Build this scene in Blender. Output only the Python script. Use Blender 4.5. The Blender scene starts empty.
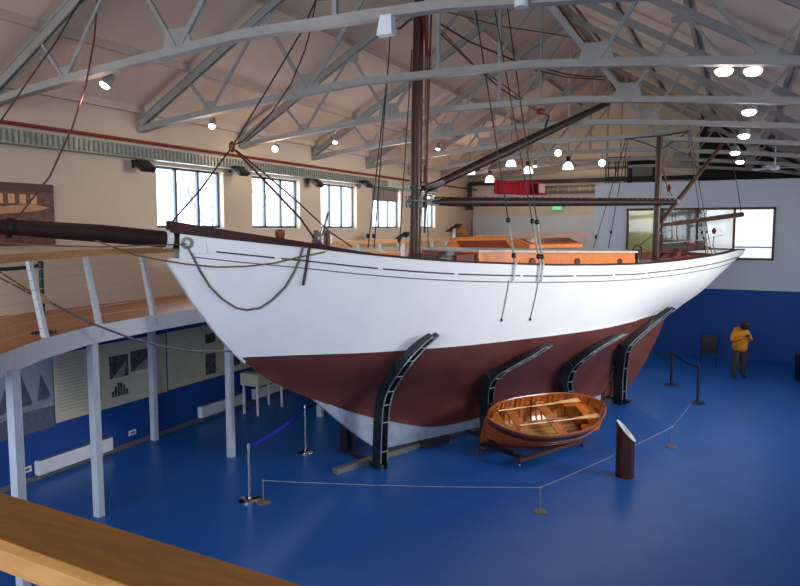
import bpy, bmesh, math, random
from mathutils import Vector as V, Matrix
random.seed(7)
scn = bpy.context.scene
COL = scn.collection
# ---------------------------------------------------------------- camera model
F, CX, CY, H = 700.0, 400.0, 293.0, 4.5
PIT = math.atan(65/700.0); YAW = math.atan(340/math.hypot(700, 65))
FW = V((-math.sin(YAW)*math.cos(PIT), math.cos(YAW)*math.cos(PIT), -math.sin(PIT)))
RT = V((math.cos(YAW), math.sin(YAW), 0)); UP = RT.cross(FW)
EYE = V((0, 0, H))
def ray(u, v): return FW*F + RT*(u-CX) - UP*(v-CY)
def onz(u, v, z=0.0): r = ray(u, v); return EYE + r*((z-H)/r.z)
def onx(u, v, x): r = ray(u, v); return EYE + r*(x/r.x)
def ony(u, v, y): r = ray(u, v); return EYE + r*(y/r.y)
def onp(u, v, p, n): r = ray(u, v); return EYE + r*((p-EYE).dot(n)/r.dot(n))
def proj(p):
    q = p-EYE; w = q.dot(FW); return CX+F*q.dot(RT)/w, CY-F*q.dot(UP)/w
cam = bpy.data.cameras.new('camera'); co = bpy.data.objects.new('camera', cam); COL.objects.link(co)
cam.sensor_width = 36; cam.lens = F/800*36; cam.clip_start = 0.05; cam.clip_end = 400
M3 = Matrix((RT, UP, -FW)).transposed()
co.matrix_world = Matrix.Translation(EYE) @ M3.to_4x4()
scn.camera = co

# ---------------------------------------------------------------- materials
def srgb(r, g, b):
    f = lambda c: (c/255/12.92) if c/255 <= .04045 else ((c/255+.055)/1.055)**2.4
    return (f(r), f(g), f(b), 1)
def mat(name, c, rough=.5, metal=0, c2=None, scale=8, stretch=(1, 1, 1), bump=0, coat=0, emis=None, es=0, spec=.5, detail=4):
    m = bpy.data.materials.new(name); m.use_nodes = True; nt = m.node_tree; N = nt.nodes; L = nt.links
    b = N['Principled BSDF']; b.inputs['Base Color'].default_value = c
    b.inputs['Roughness'].default_value = rough; b.inputs['Metallic'].default_value = metal
    b.inputs['Specular IOR Level'].default_value = spec
    if coat: b.inputs['Coat Weight'].default_value = coat; b.inputs['Coat Roughness'].default_value = .08
    if emis: b.inputs['Emission Color'].default_value = emis; b.inputs['Emission Strength'].default_value = es
    if c2 is None: c2 = tuple(x*.86 for x in c[:3])+(1,)
    tc = N.new('ShaderNodeTexCoord'); mp = N.new('ShaderNodeMapping'); mp.inputs['Scale'].default_value = stretch
    nz = N.new('ShaderNodeTexNoise'); nz.inputs['Scale'].default_value = scale; nz.inputs['Detail'].default_value = detail
    cr = N.new('ShaderNodeValToRGB'); cr.color_ramp.elements[0].position = .35; cr.color_ramp.elements[1].position = .68
    cr.color_ramp.elements[0].color = c; cr.color_ramp.elements[1].color = c2
    L.new(tc.outputs['Object'], mp.inputs[0]); L.new(mp.outputs[0], nz.inputs['Vector'])
    L.new(nz.outputs['Fac'], cr.inputs[0]); L.new(cr.outputs[0], b.inputs['Base Color'])
    if bump:
        bp = N.new('ShaderNodeBump'); bp.inputs['Strength'].default_value = bump; bp.inputs['Distance'].default_value = .01
        L.new(nz.outputs['Fac'], bp.inputs['Height']); L.new(bp.outputs[0], b.inputs['Normal'])
    return m
def emat(name, c, s):
    m = bpy.data.materials.new(name); m.use_nodes = True; b = m.node_tree.nodes['Principled BSDF']
    b.inputs['Base Color'].default_value = c; b.inputs['Emission Color'].default_value = c; b.inputs['Emission Strength'].default_value = s
    return m
def glassmat(name, tint=(1, 1, 1, 1), gl=.08):
    m = bpy.data.materials.new(name); m.use_nodes = True; nt = m.node_tree; N = nt.nodes; N.clear()
    o = N.new('ShaderNodeOutputMaterial'); mx = N.new('ShaderNodeMixShader'); t = N.new('ShaderNodeBsdfTransparent'); g = N.new('ShaderNodeBsdfGlossy')
    t.inputs[0].default_value = tint; g.inputs['Roughness'].default_value = .05; mx.inputs[0].default_value = gl
    nt.links.new(t.outputs[0], mx.inputs[1]); nt.links.new(g.outputs[0], mx.inputs[2]); nt.links.new(mx.outputs[0], o.inputs[0])
    return m
K = {}
K['floor'] = mat('blue_vinyl_floor', srgb(24, 88, 172), .36, c2=srgb(28, 96, 178), scale=1.3, spec=.45)
K['wall'] = mat('cream_plaster', srgb(226, 214, 198), .85, c2=srgb(220, 208, 192), scale=3, bump=.05)
K['white_wall'] = mat('white_painted_board', srgb(205, 212, 222), .6, c2=srgb(199, 207, 218), scale=2)
K['blue_wall'] = mat('blue_painted_wall', srgb(10, 52, 140), .6, c2=srgb(12, 58, 150), scale=2)
K['ceil'] = mat('ceiling_lining', srgb(216, 200, 188), .9, c2=srgb(210, 194, 182), scale=1.5)
K['steel'] = mat('painted_truss_steel', srgb(160, 157, 155), .6, c2=srgb(152, 149, 147), scale=5)
K['purlin'] = mat('purlin_paint', srgb(200, 184, 172), .8)
K['white'] = mat('white_paint', srgb(228, 231, 234), .45, c2=srgb(219, 222, 226), scale=6)
K['post'] = mat('gallery_post_paint', srgb(205, 212, 220), .5, c2=srgb(196, 202, 210), scale=6)
K['wood'] = mat('varnished_oak', srgb(160, 96, 45), .35, c2=srgb(134, 76, 33), scale=3, stretch=(8, 1.2, 8), coat=.3)
K['rail_wood'] = mat('handrail_timber', srgb(150, 98, 26), .5, c2=srgb(128, 80, 18), scale=5, stretch=(2, 16, 16), spec=.3)
K['rail_edge'] = mat('handrail_timber_lit', srgb(196, 146, 84), .4, c2=srgb(180, 128, 68), scale=5, stretch=(2, 16, 16))  # handrail timber made lighter; light on the near face is in the colour
K['deckwood'] = mat('gallery_boards', srgb(182, 108, 48), .4, c2=srgb(158, 88, 36), scale=2, stretch=(8, .6, 8), coat=.15)
K['ply'] = mat('pale_timber', srgb(214, 160, 104), .5, c2=srgb(200, 144, 88), scale=3, stretch=(6, .8, 6))
K['spar'] = mat('dark_varnished_spar', srgb(84, 50, 40), .35, c2=srgb(62, 36, 30), scale=4, stretch=(6, 6, 1), coat=.3)
K['spar_dk'] = mat('tarred_spar', srgb(50, 32, 31), .45, c2=srgb(38, 24, 24), scale=5, spec=.25)
K['mast'] = mat('mast_varnish', srgb(78, 46, 36), .5, c2=srgb(54, 34, 29), scale=3, stretch=(8, 8, .5), coat=.1, spec=.3)
K['varn'] = mat('varnished_teak', srgb(206, 116, 40), .5, c2=srgb(182, 94, 28), scale=4, stretch=(2, 2, 14), coat=.1, spec=.3)
K['varn_dk'] = mat('varnished_mahogany', srgb(118, 50, 28), .5, c2=srgb(96, 38, 22), scale=4, coat=.1, spec=.3)
K['din'] = mat('dinghy_varnish', srgb(164, 86, 30), .36, c2=srgb(130, 62, 20), scale=5, stretch=(3, 3, 3), coat=.35)
K['din_in'] = mat('dinghy_inside_varnish', srgb(186, 104, 36), .36, c2=srgb(148, 74, 22), scale=7, coat=.35)
K['strake'] = mat('dark_sheer_strake', srgb(74, 34, 40), .3, c2=srgb(60, 26, 30), coat=.6)
K['oar'] = mat('oar_spruce', srgb(228, 176, 112), .3, c2=srgb(214, 156, 92), scale=5, coat=.5)
K['deck'] = mat('ship_deck_paint', srgb(196, 190, 182), .6, c2=srgb(184, 176, 166), scale=5, stretch=(14, 2, 1))
K['rope'] = mat('tan_rope', srgb(120, 92, 60), .8, c2=srgb(96, 70, 44), scale=60)
K['rope_w'] = mat('pale_rope', srgb(168, 164, 156), .7, c2=srgb(140, 136, 130), scale=60)
K['wire'] = mat('tarred_rigging', srgb(58, 46, 46), .6, c2=srgb(44, 34, 34), scale=30)
K['redrope'] = mat('red_brown_rigging', srgb(96, 46, 42), .7, c2=srgb(78, 36, 34), scale=30)
K['chain'] = mat('galvanised_chain', srgb(150, 148, 146), .4, metal=.7, c2=srgb(110, 106, 104), scale=40)
K['cable'] = mat('brown_anchor_warp', srgb(120, 108, 100), .6, c2=srgb(84, 72, 64), scale=50)
K['black'] = mat('black_plastic', srgb(22, 22, 26), .4, c2=srgb(18, 18, 20))
K['char'] = mat('charcoal_paint', srgb(40, 40, 44), .8, c2=srgb(34, 34, 38))
K['dsteel'] = mat('dark_painted_steel', srgb(38, 44, 52), .4, c2=srgb(30, 34, 42), scale=7, metal=.2)
K['rung'] = mat('galvanised_rung', srgb(150, 160, 168), .35, metal=.6)
K['chrome'] = mat('polished_chrome', srgb(190, 195, 200), .15, metal=1)
K['galv'] = mat('galvanised_sheet', srgb(160, 166, 160), .4, metal=.5, c2=srgb(128, 134, 130), scale=10)
K['redpipe'] = mat('red_pipe_paint', srgb(140, 44, 44), .5)
K['redcloth'] = mat('red_paint_board', srgb(140, 8, 26), .8, c2=srgb(118, 6, 20), scale=6, spec=.15)
K['cream'] = mat('exhibition_panel_paper', srgb(206, 200, 178), .7, c2=srgb(199, 193, 170), scale=4)
K['ink'] = mat('printed_text_grey', srgb(182, 177, 158), .8)
K['photo_dk'] = mat('photograph_dark_tone', srgb(44, 44, 50), .6, c2=srgb(96, 96, 100), scale=9)
K['photo_lt'] = mat('photograph_light_tone', srgb(150, 152, 154), .6, c2=srgb(120, 122, 126), scale=7)
K['sea'] = mat('picture_sky_grey', srgb(150, 162, 180), .6, c2=srgb(130, 142, 162), scale=2)
K['sea2'] = mat('picture_sea_grey', srgb(78, 86, 104), .6, c2=srgb(98, 106, 124), scale=14, stretch=(1, 1, 5))
K['sail'] = mat('picture_sail_grey', srgb(66, 76, 100), .6, c2=srgb(82, 92, 116), scale=6)
K['duct'] = mat('grey_duct', srgb(118, 118, 112), .5, metal=.2)
K['bolr'] = mat('maroon_column_paint', srgb(64, 28, 24), .45, c2=srgb(56, 24, 20), spec=.3)
K['tan'] = mat('tan_disc', srgb(128, 112, 94), .6, c2=srgb(108, 94, 78))
K['belt'] = mat('blue_webbing', srgb(40, 44, 190), .6)
K['beltk'] = mat('black_webbing', srgb(20, 22, 40), .6)
K['jacket'] = mat('yellow_padded_cloth', srgb(214, 142, 20), .8, c2=srgb(196, 122, 14), scale=9, bump=.2)
K['trous'] = mat('dark_trousers_cloth', srgb(54, 46, 48), .85)
K['skin'] = mat('skin_tone', srgb(176, 122, 98), .55)
K['hair'] = mat('dark_hair', srgb(26, 22, 24), .7, scale=40)
K['shoe'] = mat('dark_shoe_leather', srgb(34, 32, 34), .5)
K['green'] = emat('green_exit_sign', srgb(110, 220, 150), .6)
K['lampw'] = emat('lamp_glow_white', (1, .93, .82, 1), 9)
K['lampo'] = emat('lamp_glow_warm', (1, .72, .42, 1), 14)
K['lampd'] = emat('pendant_glow', (1, .93, .8, 1), 1.6)
K['lampp'] = emat('discharge_lamp_glow', (1, .86, .80, 1), 10)
K['glass'] = glassmat('window_glass', gl=.03)
K['alum'] = mat('blue_grey_window_frame', srgb(66, 90, 110), .4)
K['brown'] = mat('brown_window_frame', srgb(96, 58, 44), .5)
K['yellowcan'] = mat('tan_canvas', srgb(176, 130, 70), .8, c2=srgb(130, 92, 50), scale=10)
K['lining'] = mat('office_wall_paint', srgb(190, 184, 130), .8)
K['glowpanel'] = emat('blind_daylight_glow', (.93, .97, 1, 1), .85)  # blind emits by itself, standing in for daylight behind it
K['glow2'] = emat('middle_blind_daylight_glow', (.86, .9, .88, 1), .5)  # weaker glow of the middle blind, also emitted in place of daylight
K['bark'] = mat('birch_bark', srgb(225, 224, 222), .9, c2=srgb(200, 198, 196))
K['blade'] = mat('fan_blade_white', srgb(210, 214, 220), .4)
K['lead'] = mat('ballast_grey_paint', srgb(150, 164, 184), .5, c2=srgb(130, 144, 164), scale=4)

# hull material: painted white above the waterline and red-brown below, faint planks
WLZ = 2.12
def hullmat():
    m = bpy.data.materials.new('hull_paint'); m.use_nodes = True; nt = m.node_tree; N = nt.nodes; L = nt.links
    b = N['Principled BSDF']; b.inputs['Roughness'].default_value = .42
    g = N.new('ShaderNodeNewGeometry'); sp = N.new('ShaderNodeVectorMath'); sp.operation = 'DOT_PRODUCT'; sp.inputs[1].default_value = WLN; L.new(g.outputs['Position'], sp.inputs[0])
    cr = N.new('ShaderNodeMath'); cr.operation = 'GREATER_THAN'; cr.inputs[1].default_value = WLC; L.new(sp.outputs['Value'], cr.inputs[0])
    nz = N.new('ShaderNodeTexNoise'); nz.inputs['Scale'].default_value = 2.2; nz.inputs['Detail'].default_value = 5; L.new(g.outputs['Position'], nz.inputs['Vector'])
    r1 = N.new('ShaderNodeValToRGB'); r1.color_ramp.elements[0].color = srgb(98, 50, 42); r1.color_ramp.elements[1].color = srgb(84, 42, 36)
    r1.color_ramp.elements[0].position = .4; r1.color_ramp.elements[1].position = .65; L.new(nz.outputs[0], r1.inputs[0])
    r2 = N.new('ShaderNodeValToRGB'); r2.color_ramp.elements[0].color = srgb(240, 241, 242); r2.color_ramp.elements[1].color = srgb(236, 238, 240)
    r2.color_ramp.elements[0].position = .4; r2.color_ramp.elements[1].position = .65; L.new(nz.outputs[0], r2.inputs[0])
    mx = N.new('ShaderNodeMix'); mx.data_type = 'RGBA'; L.new(cr.outputs[0], mx.inputs[0]); L.new(r1.outputs[0], mx.inputs[6]); L.new(r2.outputs[0], mx.inputs[7])
    L.new(mx.outputs[2], b.inputs['Base Color'])
    return m
def wallmat(name, zsplit, lo, hi):
    m = bpy.data.materials.new(name); m.use_nodes = True; nt = m.node_tree; N = nt.nodes; L = nt.links
    b = N['Principled BSDF']; b.inputs['Roughness'].default_value = .65
    g = N.new('ShaderNodeNewGeometry'); sp = N.new('ShaderNodeSeparateXYZ'); L.new(g.outputs['Position'], sp.inputs[0])
    c = N.new('ShaderNodeMath'); c.operation = 'GREATER_THAN'; c.inputs[1].default_value = zsplit; L.new(sp.outputs[2], c.inputs[0])
    nz = N.new('ShaderNodeTexNoise'); nz.inputs['Scale'].default_value = 1.5; L.new(g.outputs['Position'], nz.inputs['Vector'])
    mx = N.new('ShaderNodeMix'); mx.data_type = 'RGBA'; L.new(c.outputs[0], mx.inputs[0]); mx.inputs[6].default_value = lo; mx.inputs[7].default_value = hi
    hv = N.new('ShaderNodeHueSaturation'); mr = N.new('ShaderNodeMapRange'); mr.inputs[3].default_value = .96; mr.inputs[4].default_value = 1.04
    L.new(nz.outputs[0], mr.inputs[0]); L.new(mr.outputs[0], hv.inputs['Value']); L.new(mx.outputs[2], hv.inputs['Color']); L.new(hv.outputs[0], b.inputs['Base Color'])
    return m
K['wall_left'] = wallmat('cream_over_blue_wall', 2.86, srgb(2, 66, 148), srgb(198, 182, 164))
K['wall_part'] = wallmat('white_over_blue_wall', 2.40, srgb(2, 66, 148), srgb(206, 213, 224))

# ---------------------------------------------------------------- mesh builder
class MB:
    def __init__(s): s.v = []; s.f = []
    def add(s, vs, fs):
        o = len(s.v); s.v += [V(x) for x in vs]; s.f += [tuple(i+o for i in f) for f in fs]; return s
    def box(s, c, sz, ax=None):
        c = V(c); ax = ax or (V((1, 0, 0)), V((0, 1, 0)), V((0, 0, 1)))
        vs = [c+ax[0]*(i*sz[0]/2)+ax[1]*(j*sz[1]/2)+ax[2]*(k*sz[2]/2) for i in (-1, 1) for j in (-1, 1) for k in (-1, 1)]
        return s.add(vs, [(0, 1, 3, 2), (4, 6, 7, 5), (0, 4, 5, 1), (2, 3, 7, 6), (0, 2, 6, 4), (1, 5, 7, 3)])
    def bb(s, lo, hi):
        return s.box([(a+b)/2 for a, b in zip(lo, hi)], [abs(b-a) for a, b in zip(lo, hi)])
    def bar(s, p, q, w, h, side=None):
        p = V(p); q = V(q); d = (q-p).normalized()
        side = V(side) if side is not None else (d.cross(V((0, 0, 1))) if abs(d.z) < .99 else V((1, 0, 0)))
        side = (side-d*side.dot(d)).normalized(); u = d.cross(side)
        return s.box((p+q)/2, ((q-p).length, w, h), (d, side, u))
    def tube(s, pts, r, n=8, cap=True, closed=False):
        pts = [V(p) for p in pts]; m = len(pts); rings = []
        rr = r if isinstance(r, (list, tuple)) else [r]*m
        prev = None; vs = []
        for i, p in enumerate(pts):
            a = pts[max(i-1, 0)]; b = pts[min(i+1, m-1)]
            if closed: a = pts[i-1]; b = pts[(i+1) % m]
            t = (b-a).normalized()
            if prev is None:
                x = t.cross(V((0, 0, 1)));
                if x.length < .05: x = t.cross(V((1, 0, 0)))
            else: x = prev - t*prev.dot(t)
            x.normalize(); y = t.cross(x); prev = x
            vs += [p+x*(rr[i]*math.cos(2*math.pi*k/n))+y*(rr[i]*math.sin(2*math.pi*k/n)) for k in range(n)]
        fs = []
        for i in range(m if closed else m-1):
            j = (i+1) % m
            for k in range(n): fs.append((i*n+k, i*n+(k+1) % n, j*n+(k+1) % n, j*n+k))
        if cap and not closed: fs += [tuple(range(n))[::-1], tuple(range((m-1)*n, m*n))]
        return s.add(vs, fs)
    def lathe(s, o, prof, n=20, ax=(0, 0, 1)):
        o = V(o); ax = V(ax).normalized(); x = ax.orthogonal().normalized(); y = ax.cross(x)
        vs = [o+ax*z+x*(r*math.cos(2*math.pi*k/n))+y*(r*math.sin(2*math.pi*k/n)) for r, z in prof for k in range(n)]
        fs = [(i*n+k, i*n+(k+1) % n, (i+1)*n+(k+1) % n, (i+1)*n+k) for i in range(len(prof)-1) for k in range(n)]
        fs += [tuple(range(n))[::-1], tuple(range((len(prof)-1)*n, len(prof)*n))]
        return s.add(vs, fs)
    def prism(s, pts, off):
        pts = [V(p) for p in pts]; off = V(off); n = len(pts)
        vs = pts+[p+off for p in pts]
        return s.add(vs, [tuple(range(n))[::-1], tuple(range(n, 2*n))]+[(i, (i+1) % n, (i+1) % n+n, i+n) for i in range(n)])
    def grid(s, rows, flip=False, closed=False):
        n = len(rows[0]); vs = [p for r in rows for p in r]; fs = []
        for i in range(len(rows)-1):
            for j in range(n if closed else n-1):
                k = (j+1) % n
                f = (i*n+j, i*n+k, (i+1)*n+k, (i+1)*n+j); fs.append(f[::-1] if flip else f)
        return s.add(vs, fs)
    def build(s, name, m, parent=None, smooth=False, bevel=0, loc=None):
        me = bpy.data.meshes.new(name)
        o0 = wloc(parent) if parent is not None else V((0, 0, 0))
        if loc is not None and parent is None: o0 = V(loc)
        me.from_pydata([tuple(p-o0) for p in s.v], [], s.f)
        bm = bmesh.new(); bm.from_mesh(me); bmesh.ops.recalc_face_normals(bm, faces=bm.faces); bm.to_mesh(me); bm.free()
        me.materials.append(K[m] if isinstance(m, str) else m)
        if smooth:
            for p in me.polygons: p.use_smooth = True
            try: me.set_sharp_from_angle(angle=math.radians(50))
            except Exception: pass
        ob = bpy.data.objects.new(name, me); COL.objects.link(ob)
        if parent is not None: ob.parent = parent
        elif loc is not None: ob.location = o0
        ob['_o'] = tuple(o0)
        if bevel:
            md = ob.modifiers.new('bevel', 'BEVEL'); md.width = bevel; md.segments = 2; md.limit_method = 'ANGLE'
        return ob
def wloc(o):
    p = V(o.location)
    while o.parent: o = o.parent; p = p+V(o.location)
    return p
def tag(o, label=None, cat=None, group=None, kind=None):
    if label: o['label'] = label
    if cat: o['category'] = cat
    if group: o['group'] = group
    if kind: o['kind'] = kind
    return o
def thing(name, loc, label, cat, group=None):
    e = bpy.data.objects.new(name, None); e.location = V(loc); e.empty_display_size = .1; COL.objects.link(e)
    return tag(e, label, cat, group)
def struct(o): o['kind'] = 'structure'; return o

# ================================================================ BUILDING
WX = -11.18           # left wall face
YE = 31.0; YP = 26.5  # far wall, partition
BX = 10.5             # far right side of the second bay
struct(MB().bb((WX, -7, -.2), (BX, YE, 0)).build('floor', 'floor'))
# left wall with window openings
wins = []
for k in range(-3, 5):
    y0 = 11.25+3.25*k
    if y0 > 0: wins.append((y0, y0+2.15))
mb = MB(); ys = -7; Z0, Z1, ZT = 4.5, 5.83, 6.95
allw = [(11.25+3.25*k, 11.25+3.25*k+2.15) for k in (0, 1, 2, 3, 4)]
for a, b in allw:
    mb.bb((WX-.3, ys, 0), (WX, a, ZT)); mb.bb((WX-.3, a, 0), (WX, b, Z0)); mb.bb((WX-.3, a, Z1), (WX, b, ZT)); ys = b
mb.bb((WX-.3, ys, 0), (WX, YE, ZT))
struct(mb.build('wall_left', 'wall_left'))
for i, (a, b) in enumerate(allw):
    w = thing('window_%d' % (i+1), (WX-.15, (a+b)/2, Z0), None, None); w['kind'] = 'structure'
    m = MB(); x0, x1 = WX-.2, WX-.14
    m.bb((x0, a, Z0), (x1, b, Z0+.055)); m.bb((x0, a, Z1-.055), (x1, b, Z1)); m.bb((x0, a, Z0), (x1, a+.06, Z1)); m.bb((x0, b-.06, Z0), (x1, b, Z1))
    for t in (1/3, 2/3): m.bb((x0, a+(b-a)*t-.035, Z0), (x1, a+(b-a)*t+.035, Z1))
    m.build('window_frame', 'alum', w)
    MB().bb((WX-.175, a+.05, Z0+.05), (WX-.165, b-.05, Z1-.05)).build('pane', 'glass', w)
    MB().bb((WX-.3, a, Z0-.02), (WX+.03, b, Z0)).build('window_sill', 'white', w)
# roller blind on window 4
a, b = allw[3]
bl = thing('roller_blind', (WX+.05, a+.2, 5.5), 'grey roller blind pulled a third down over the fourth window', 'blind')
MB().bb((WX+.02, a-.05, 5.42), (WX+.035, b-.3, 5.83)).build('blind_cloth', 'duct', bl)
MB().tube([(WX+.04, a-.08, 5.84), (WX+.04, b-.25, 5.84)], .035).build('roller_tube', 'galv', bl)
# far wall (cream, left part) and dark wall put in for the unlit open bay (right part)
struct(MB().bb((WX-.3, YE, 0), (-1.6, YE+.2, 10.8)).build('wall_far', 'wall'))
struct(MB().bb((-1.6, YE, 0), (BX, YE+.2, 10.8)).build('wall_loft_shade', 'char'))
struct(MB().bb((BX, -7, 0), (BX+.2, YE, 10.8)).build('wall_right', 'white_wall'))
struct(MB().bb((WX-.3, -7.2, 0), (BX, -7, 3.0)).build('wall_rear', 'wall'))
# partition wall with a ribbon window
PX0, PX1 = -4.85, BX
wx0, wx1, wz0, wz1 = ony(627, 210, YP).x, ony(776, 209, YP).x, 3.42, 5.2
m = MB()
for lo, hi in (((PX0, 0), (wx0, 6.12)), ((wx0, 0), (wx1, wz0)), ((wx0, wz1), (wx1, 6.12)), ((wx1, 0), (PX1, 6.12))):
    m.bb((lo[0], YP, lo[1]), (hi[0], YP+.15, hi[1]))
struct(m.build('wall_partition', 'wall_part'))
struct(MB().bb((PX0, YP+.15, 0), (PX0+.15, YE, 6.12)).build('wall_partition_return', 'white_wall'))
struct(MB().bb((PX0, YP+.15, 6.0), (BX, YE, 6.1)).build('ceiling_office', 'white_wall'))
struct(MB().bb((PX0+.15, YP+2.6, 0), (wx1+1, YP+2.7, 6)).build('wall_office', 'lining'))
w = thing('window_6', ((wx0+wx1)/2, YP, wz0), None, None); w['kind'] = 'structure'
m = MB()
m.bb((wx0, YP-.04, wz0), (wx1, YP+.1, wz0+.07)); m.bb((wx0, YP-.04, wz1-.08), (wx1, YP+.1, wz1)); m.bb((wx0, YP-.04, wz0), (wx0+.07, YP+.1, wz1)); m.bb((wx1-.07, YP-.04, wz0), (wx1, YP+.1, wz1))
mx = ony(734, 230, YP).x; mx2 = ony(697, 230, YP).x; mx3 = ony(661, 230, YP).x
for x in (mx, mx2, mx3): m.bb((x-.04, YP-.04, wz0), (x+.04, YP+.1, wz1))
m.build('window_frame', 'brown', w)
MB().bb((wx0+.05, YP+.03, wz0+.05), (wx1-.05, YP+.04, wz1-.05)).build('pane', 'glass', w)
bl = thing('window_blind', (mx, YP+.3, wz0), 'white blind, daylight put in as glow, behind the end wall window, right bay', 'blind')
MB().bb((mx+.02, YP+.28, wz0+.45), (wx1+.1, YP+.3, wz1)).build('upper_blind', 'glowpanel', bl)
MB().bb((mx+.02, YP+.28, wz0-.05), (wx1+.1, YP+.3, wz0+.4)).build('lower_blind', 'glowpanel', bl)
MB().bb((ony(706, 230, YP).x, YP+.3, wz0), (mx-.02, YP+.32, wz1)).build('middle_blind', 'glow2', bl)
dp = thing('office_screen', (mx2, YP+.5, wz0), 'dark grey roller screen seen through the end wall window behind the mizzen mast', 'screen')
MB().bb((mx3-.2, YP+.45, 0.005), (mx2+.35, YP+.48, wz1)).build('screen_cloth', 'duct', dp)
# roof
RX = -4.55; SL = .575; RZ = 6.72+SL*(RX-WX)
bays = [(WX, RX, 2*RX-WX), (2*RX-WX, 2*RX-WX+(RX-WX), 2*RX-WX+2*(RX-WX))]
ceil = MB()
for x0, xr, x1 in bays:
    for xa, za, xb, zb in ((x0, 6.9, xr, RZ+.18), (xr, RZ+.18, x1, 6.9)):
        ceil.prism([(xa, -7, za), (xb, -7, zb), (xb, -7, zb+.15), (xa, -7, za+.15)], (0, YE+7, 0))
c = struct(ceil.build('ceiling', 'ceil'))
def roofz(x):
    for x0, xr, x1 in bays:
        if x0 <= x <= x1: return 6.72+SL*min(x-x0, x1-x)
    return 7
for x0, xr, x1 in bays[:2]:
    for dx in (.08, 1.33, 3.13, 4.9, 6.45):
        for x in (x0+dx, x1-dx):
            MB().bb((x-.04, 0, roofz(x)+.06), (x+.04, YE, roofz(x)+.2)).build('purlin', 'purlin', c)
# trusses
ty = [4.35+3.245*k for k in range(9)]
ordn = ['nearest of all to the camera', 'crossing the top left over the bowsprit', 'meeting the wall beside the first window', 'meeting the wall between first and second windows',
        'meeting the wall between second and third windows', 'meeting the wall behind the roller blind', 'third from the far wall', 'second from the far wall', 'furthest, nearly touching the far wall']
def chordz(x, x0, x1):
    e = min(x-x0, x1-x); return 6.5+.52*min(1, max(0, e)/5.2)**.75 if e < 5.2 else 7.02
for i, y in enumerate(ty):
    for bi, (x0, xr, x1) in enumerate(bays):
        if bi == 1 and (i == 0): continue
        t = thing('roof_truss', (xr, y, 6.5), ('white roof truss %s, ' % ('above the yacht' if bi == 0 else 'in the right bay'))+ordn[i], 'roof truss', 'white steel roof trusses')
        for sgn in (-1, 1):
            xe = x0 if sgn < 0 else x1
            r = MB(); a = V((xe-sgn*0.05, y, 6.62)); b = V((xr, y, RZ-.12))
            for off in (-.045, .045): r.bar(a+V((0, off, 0)), b+V((0, off, 0)), .03, .14, (0, 1, 0))
            r.bar(a+V((0, 0, .08)), b+V((0, 0, .08)), .16, .02, (0, 1, 0))
            r.build('rafter', 'steel', t)
        ch = MB(); n = 18; ps = [V((x0+.02+(x1-x0-.04)*k/n, y, 0)) for k in range(n+1)]
        for p in ps: p.z = chordz(p.x, x0, x1)
        for k in range(n):
            for off in (-.05, .05): ch.bar(ps[k]+V((0, off, 0)), ps[k+1]+V((0, off, 0)), .02, .11, (0, 1, 0))
            ch.bar(ps[k]+V((0, 0, -.055)), ps[k+1]+V((0, 0, -.055)), .15, .015, (0, 1, 0))
        ch.build('bottom_chord', 'steel', t)
        L = x1-x0
        def top(x): return V((x, y, roofz(x)-.14))
        def bot(x): return V((x, y, chordz(x, x0, x1)))
        web = []
        for q in (0, 1):
            f = (lambda d: x0+d) if q == 0 else (lambda d: x1-d)
            web += [(bot(f(1.85)), top(f(1.35)), .05), (bot(f(1.85)), top(f(3.13)), .05), (bot(f(4.1)), top(f(3.13)), .06), (bot(f(4.1)), V((xr, y, RZ-.35)), .075)]
            for d, s_ in ((1.85, .16), (4.1, .24)):
                gx = f(d); gz = bot(gx).z
                MB().prism([(gx-s_*1.2, y-.008, gz-.02), (gx+s_*1.2, y-.008, gz-.02), (gx+s_*.75, y-.008, gz+s_*1.25), (gx-s_*.75, y-.008, gz+s_*1.25)], (0, .016, 0)).build('gusset_plate', 'steel', t)
            gx = f(3.13); gz = roofz(gx)-.14
            MB().prism([(gx-.22, y-.008, gz-.14), (gx+.22, y-.008, gz-.14), (gx+.18, y-.008, gz+.1), (gx-.25, y-.008, gz-.05)], (0, .016, 0)).build('gusset_plate', 'steel', t)
        for a, b, w_ in web:
            MB().bar(a, b, .05, w_, (0, 1, 0)).build('web_strut', 'steel', t)
        MB().bar(bot(xr), (xr, y, RZ-.2), .06, .06, (0, 1, 0)).build('king_rod', 'steel', t)
# wall brackets under truss ends
# tray, red pipe
t = thing('cable_tray', (WX+.15, 0, 6.0), 'perforated galvanised cable tray running along the wall above the windows', 'cable tray')
m = MB().bb((WX+.04, -2, 5.9), (WX+.07, YP, 6.17)).bb((WX+.04, -2, 5.9), (WX+.26, YP, 5.92))
m.build('tray_channel', 'galv', t)
m = MB(); y = 3.0
while y < 22: m.bb((WX+.07, y, 5.93), (WX+.085, y+.03, 6.15)); y += .11
tag(m.build('tray_rib', 'duct', t), kind='stuff')
tag(MB().tube([(WX+.14, -2, 6.25), (WX+.14, 14, 6.25), (WX+.14, YE, 6.25)], .032).build('pipe', 'redpipe', loc=(WX+.14, 0, 6.25)), 'thin red pipe running along the wall above the cable tray', 'pipe')
for y in range(1, 30, 3): pass

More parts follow.
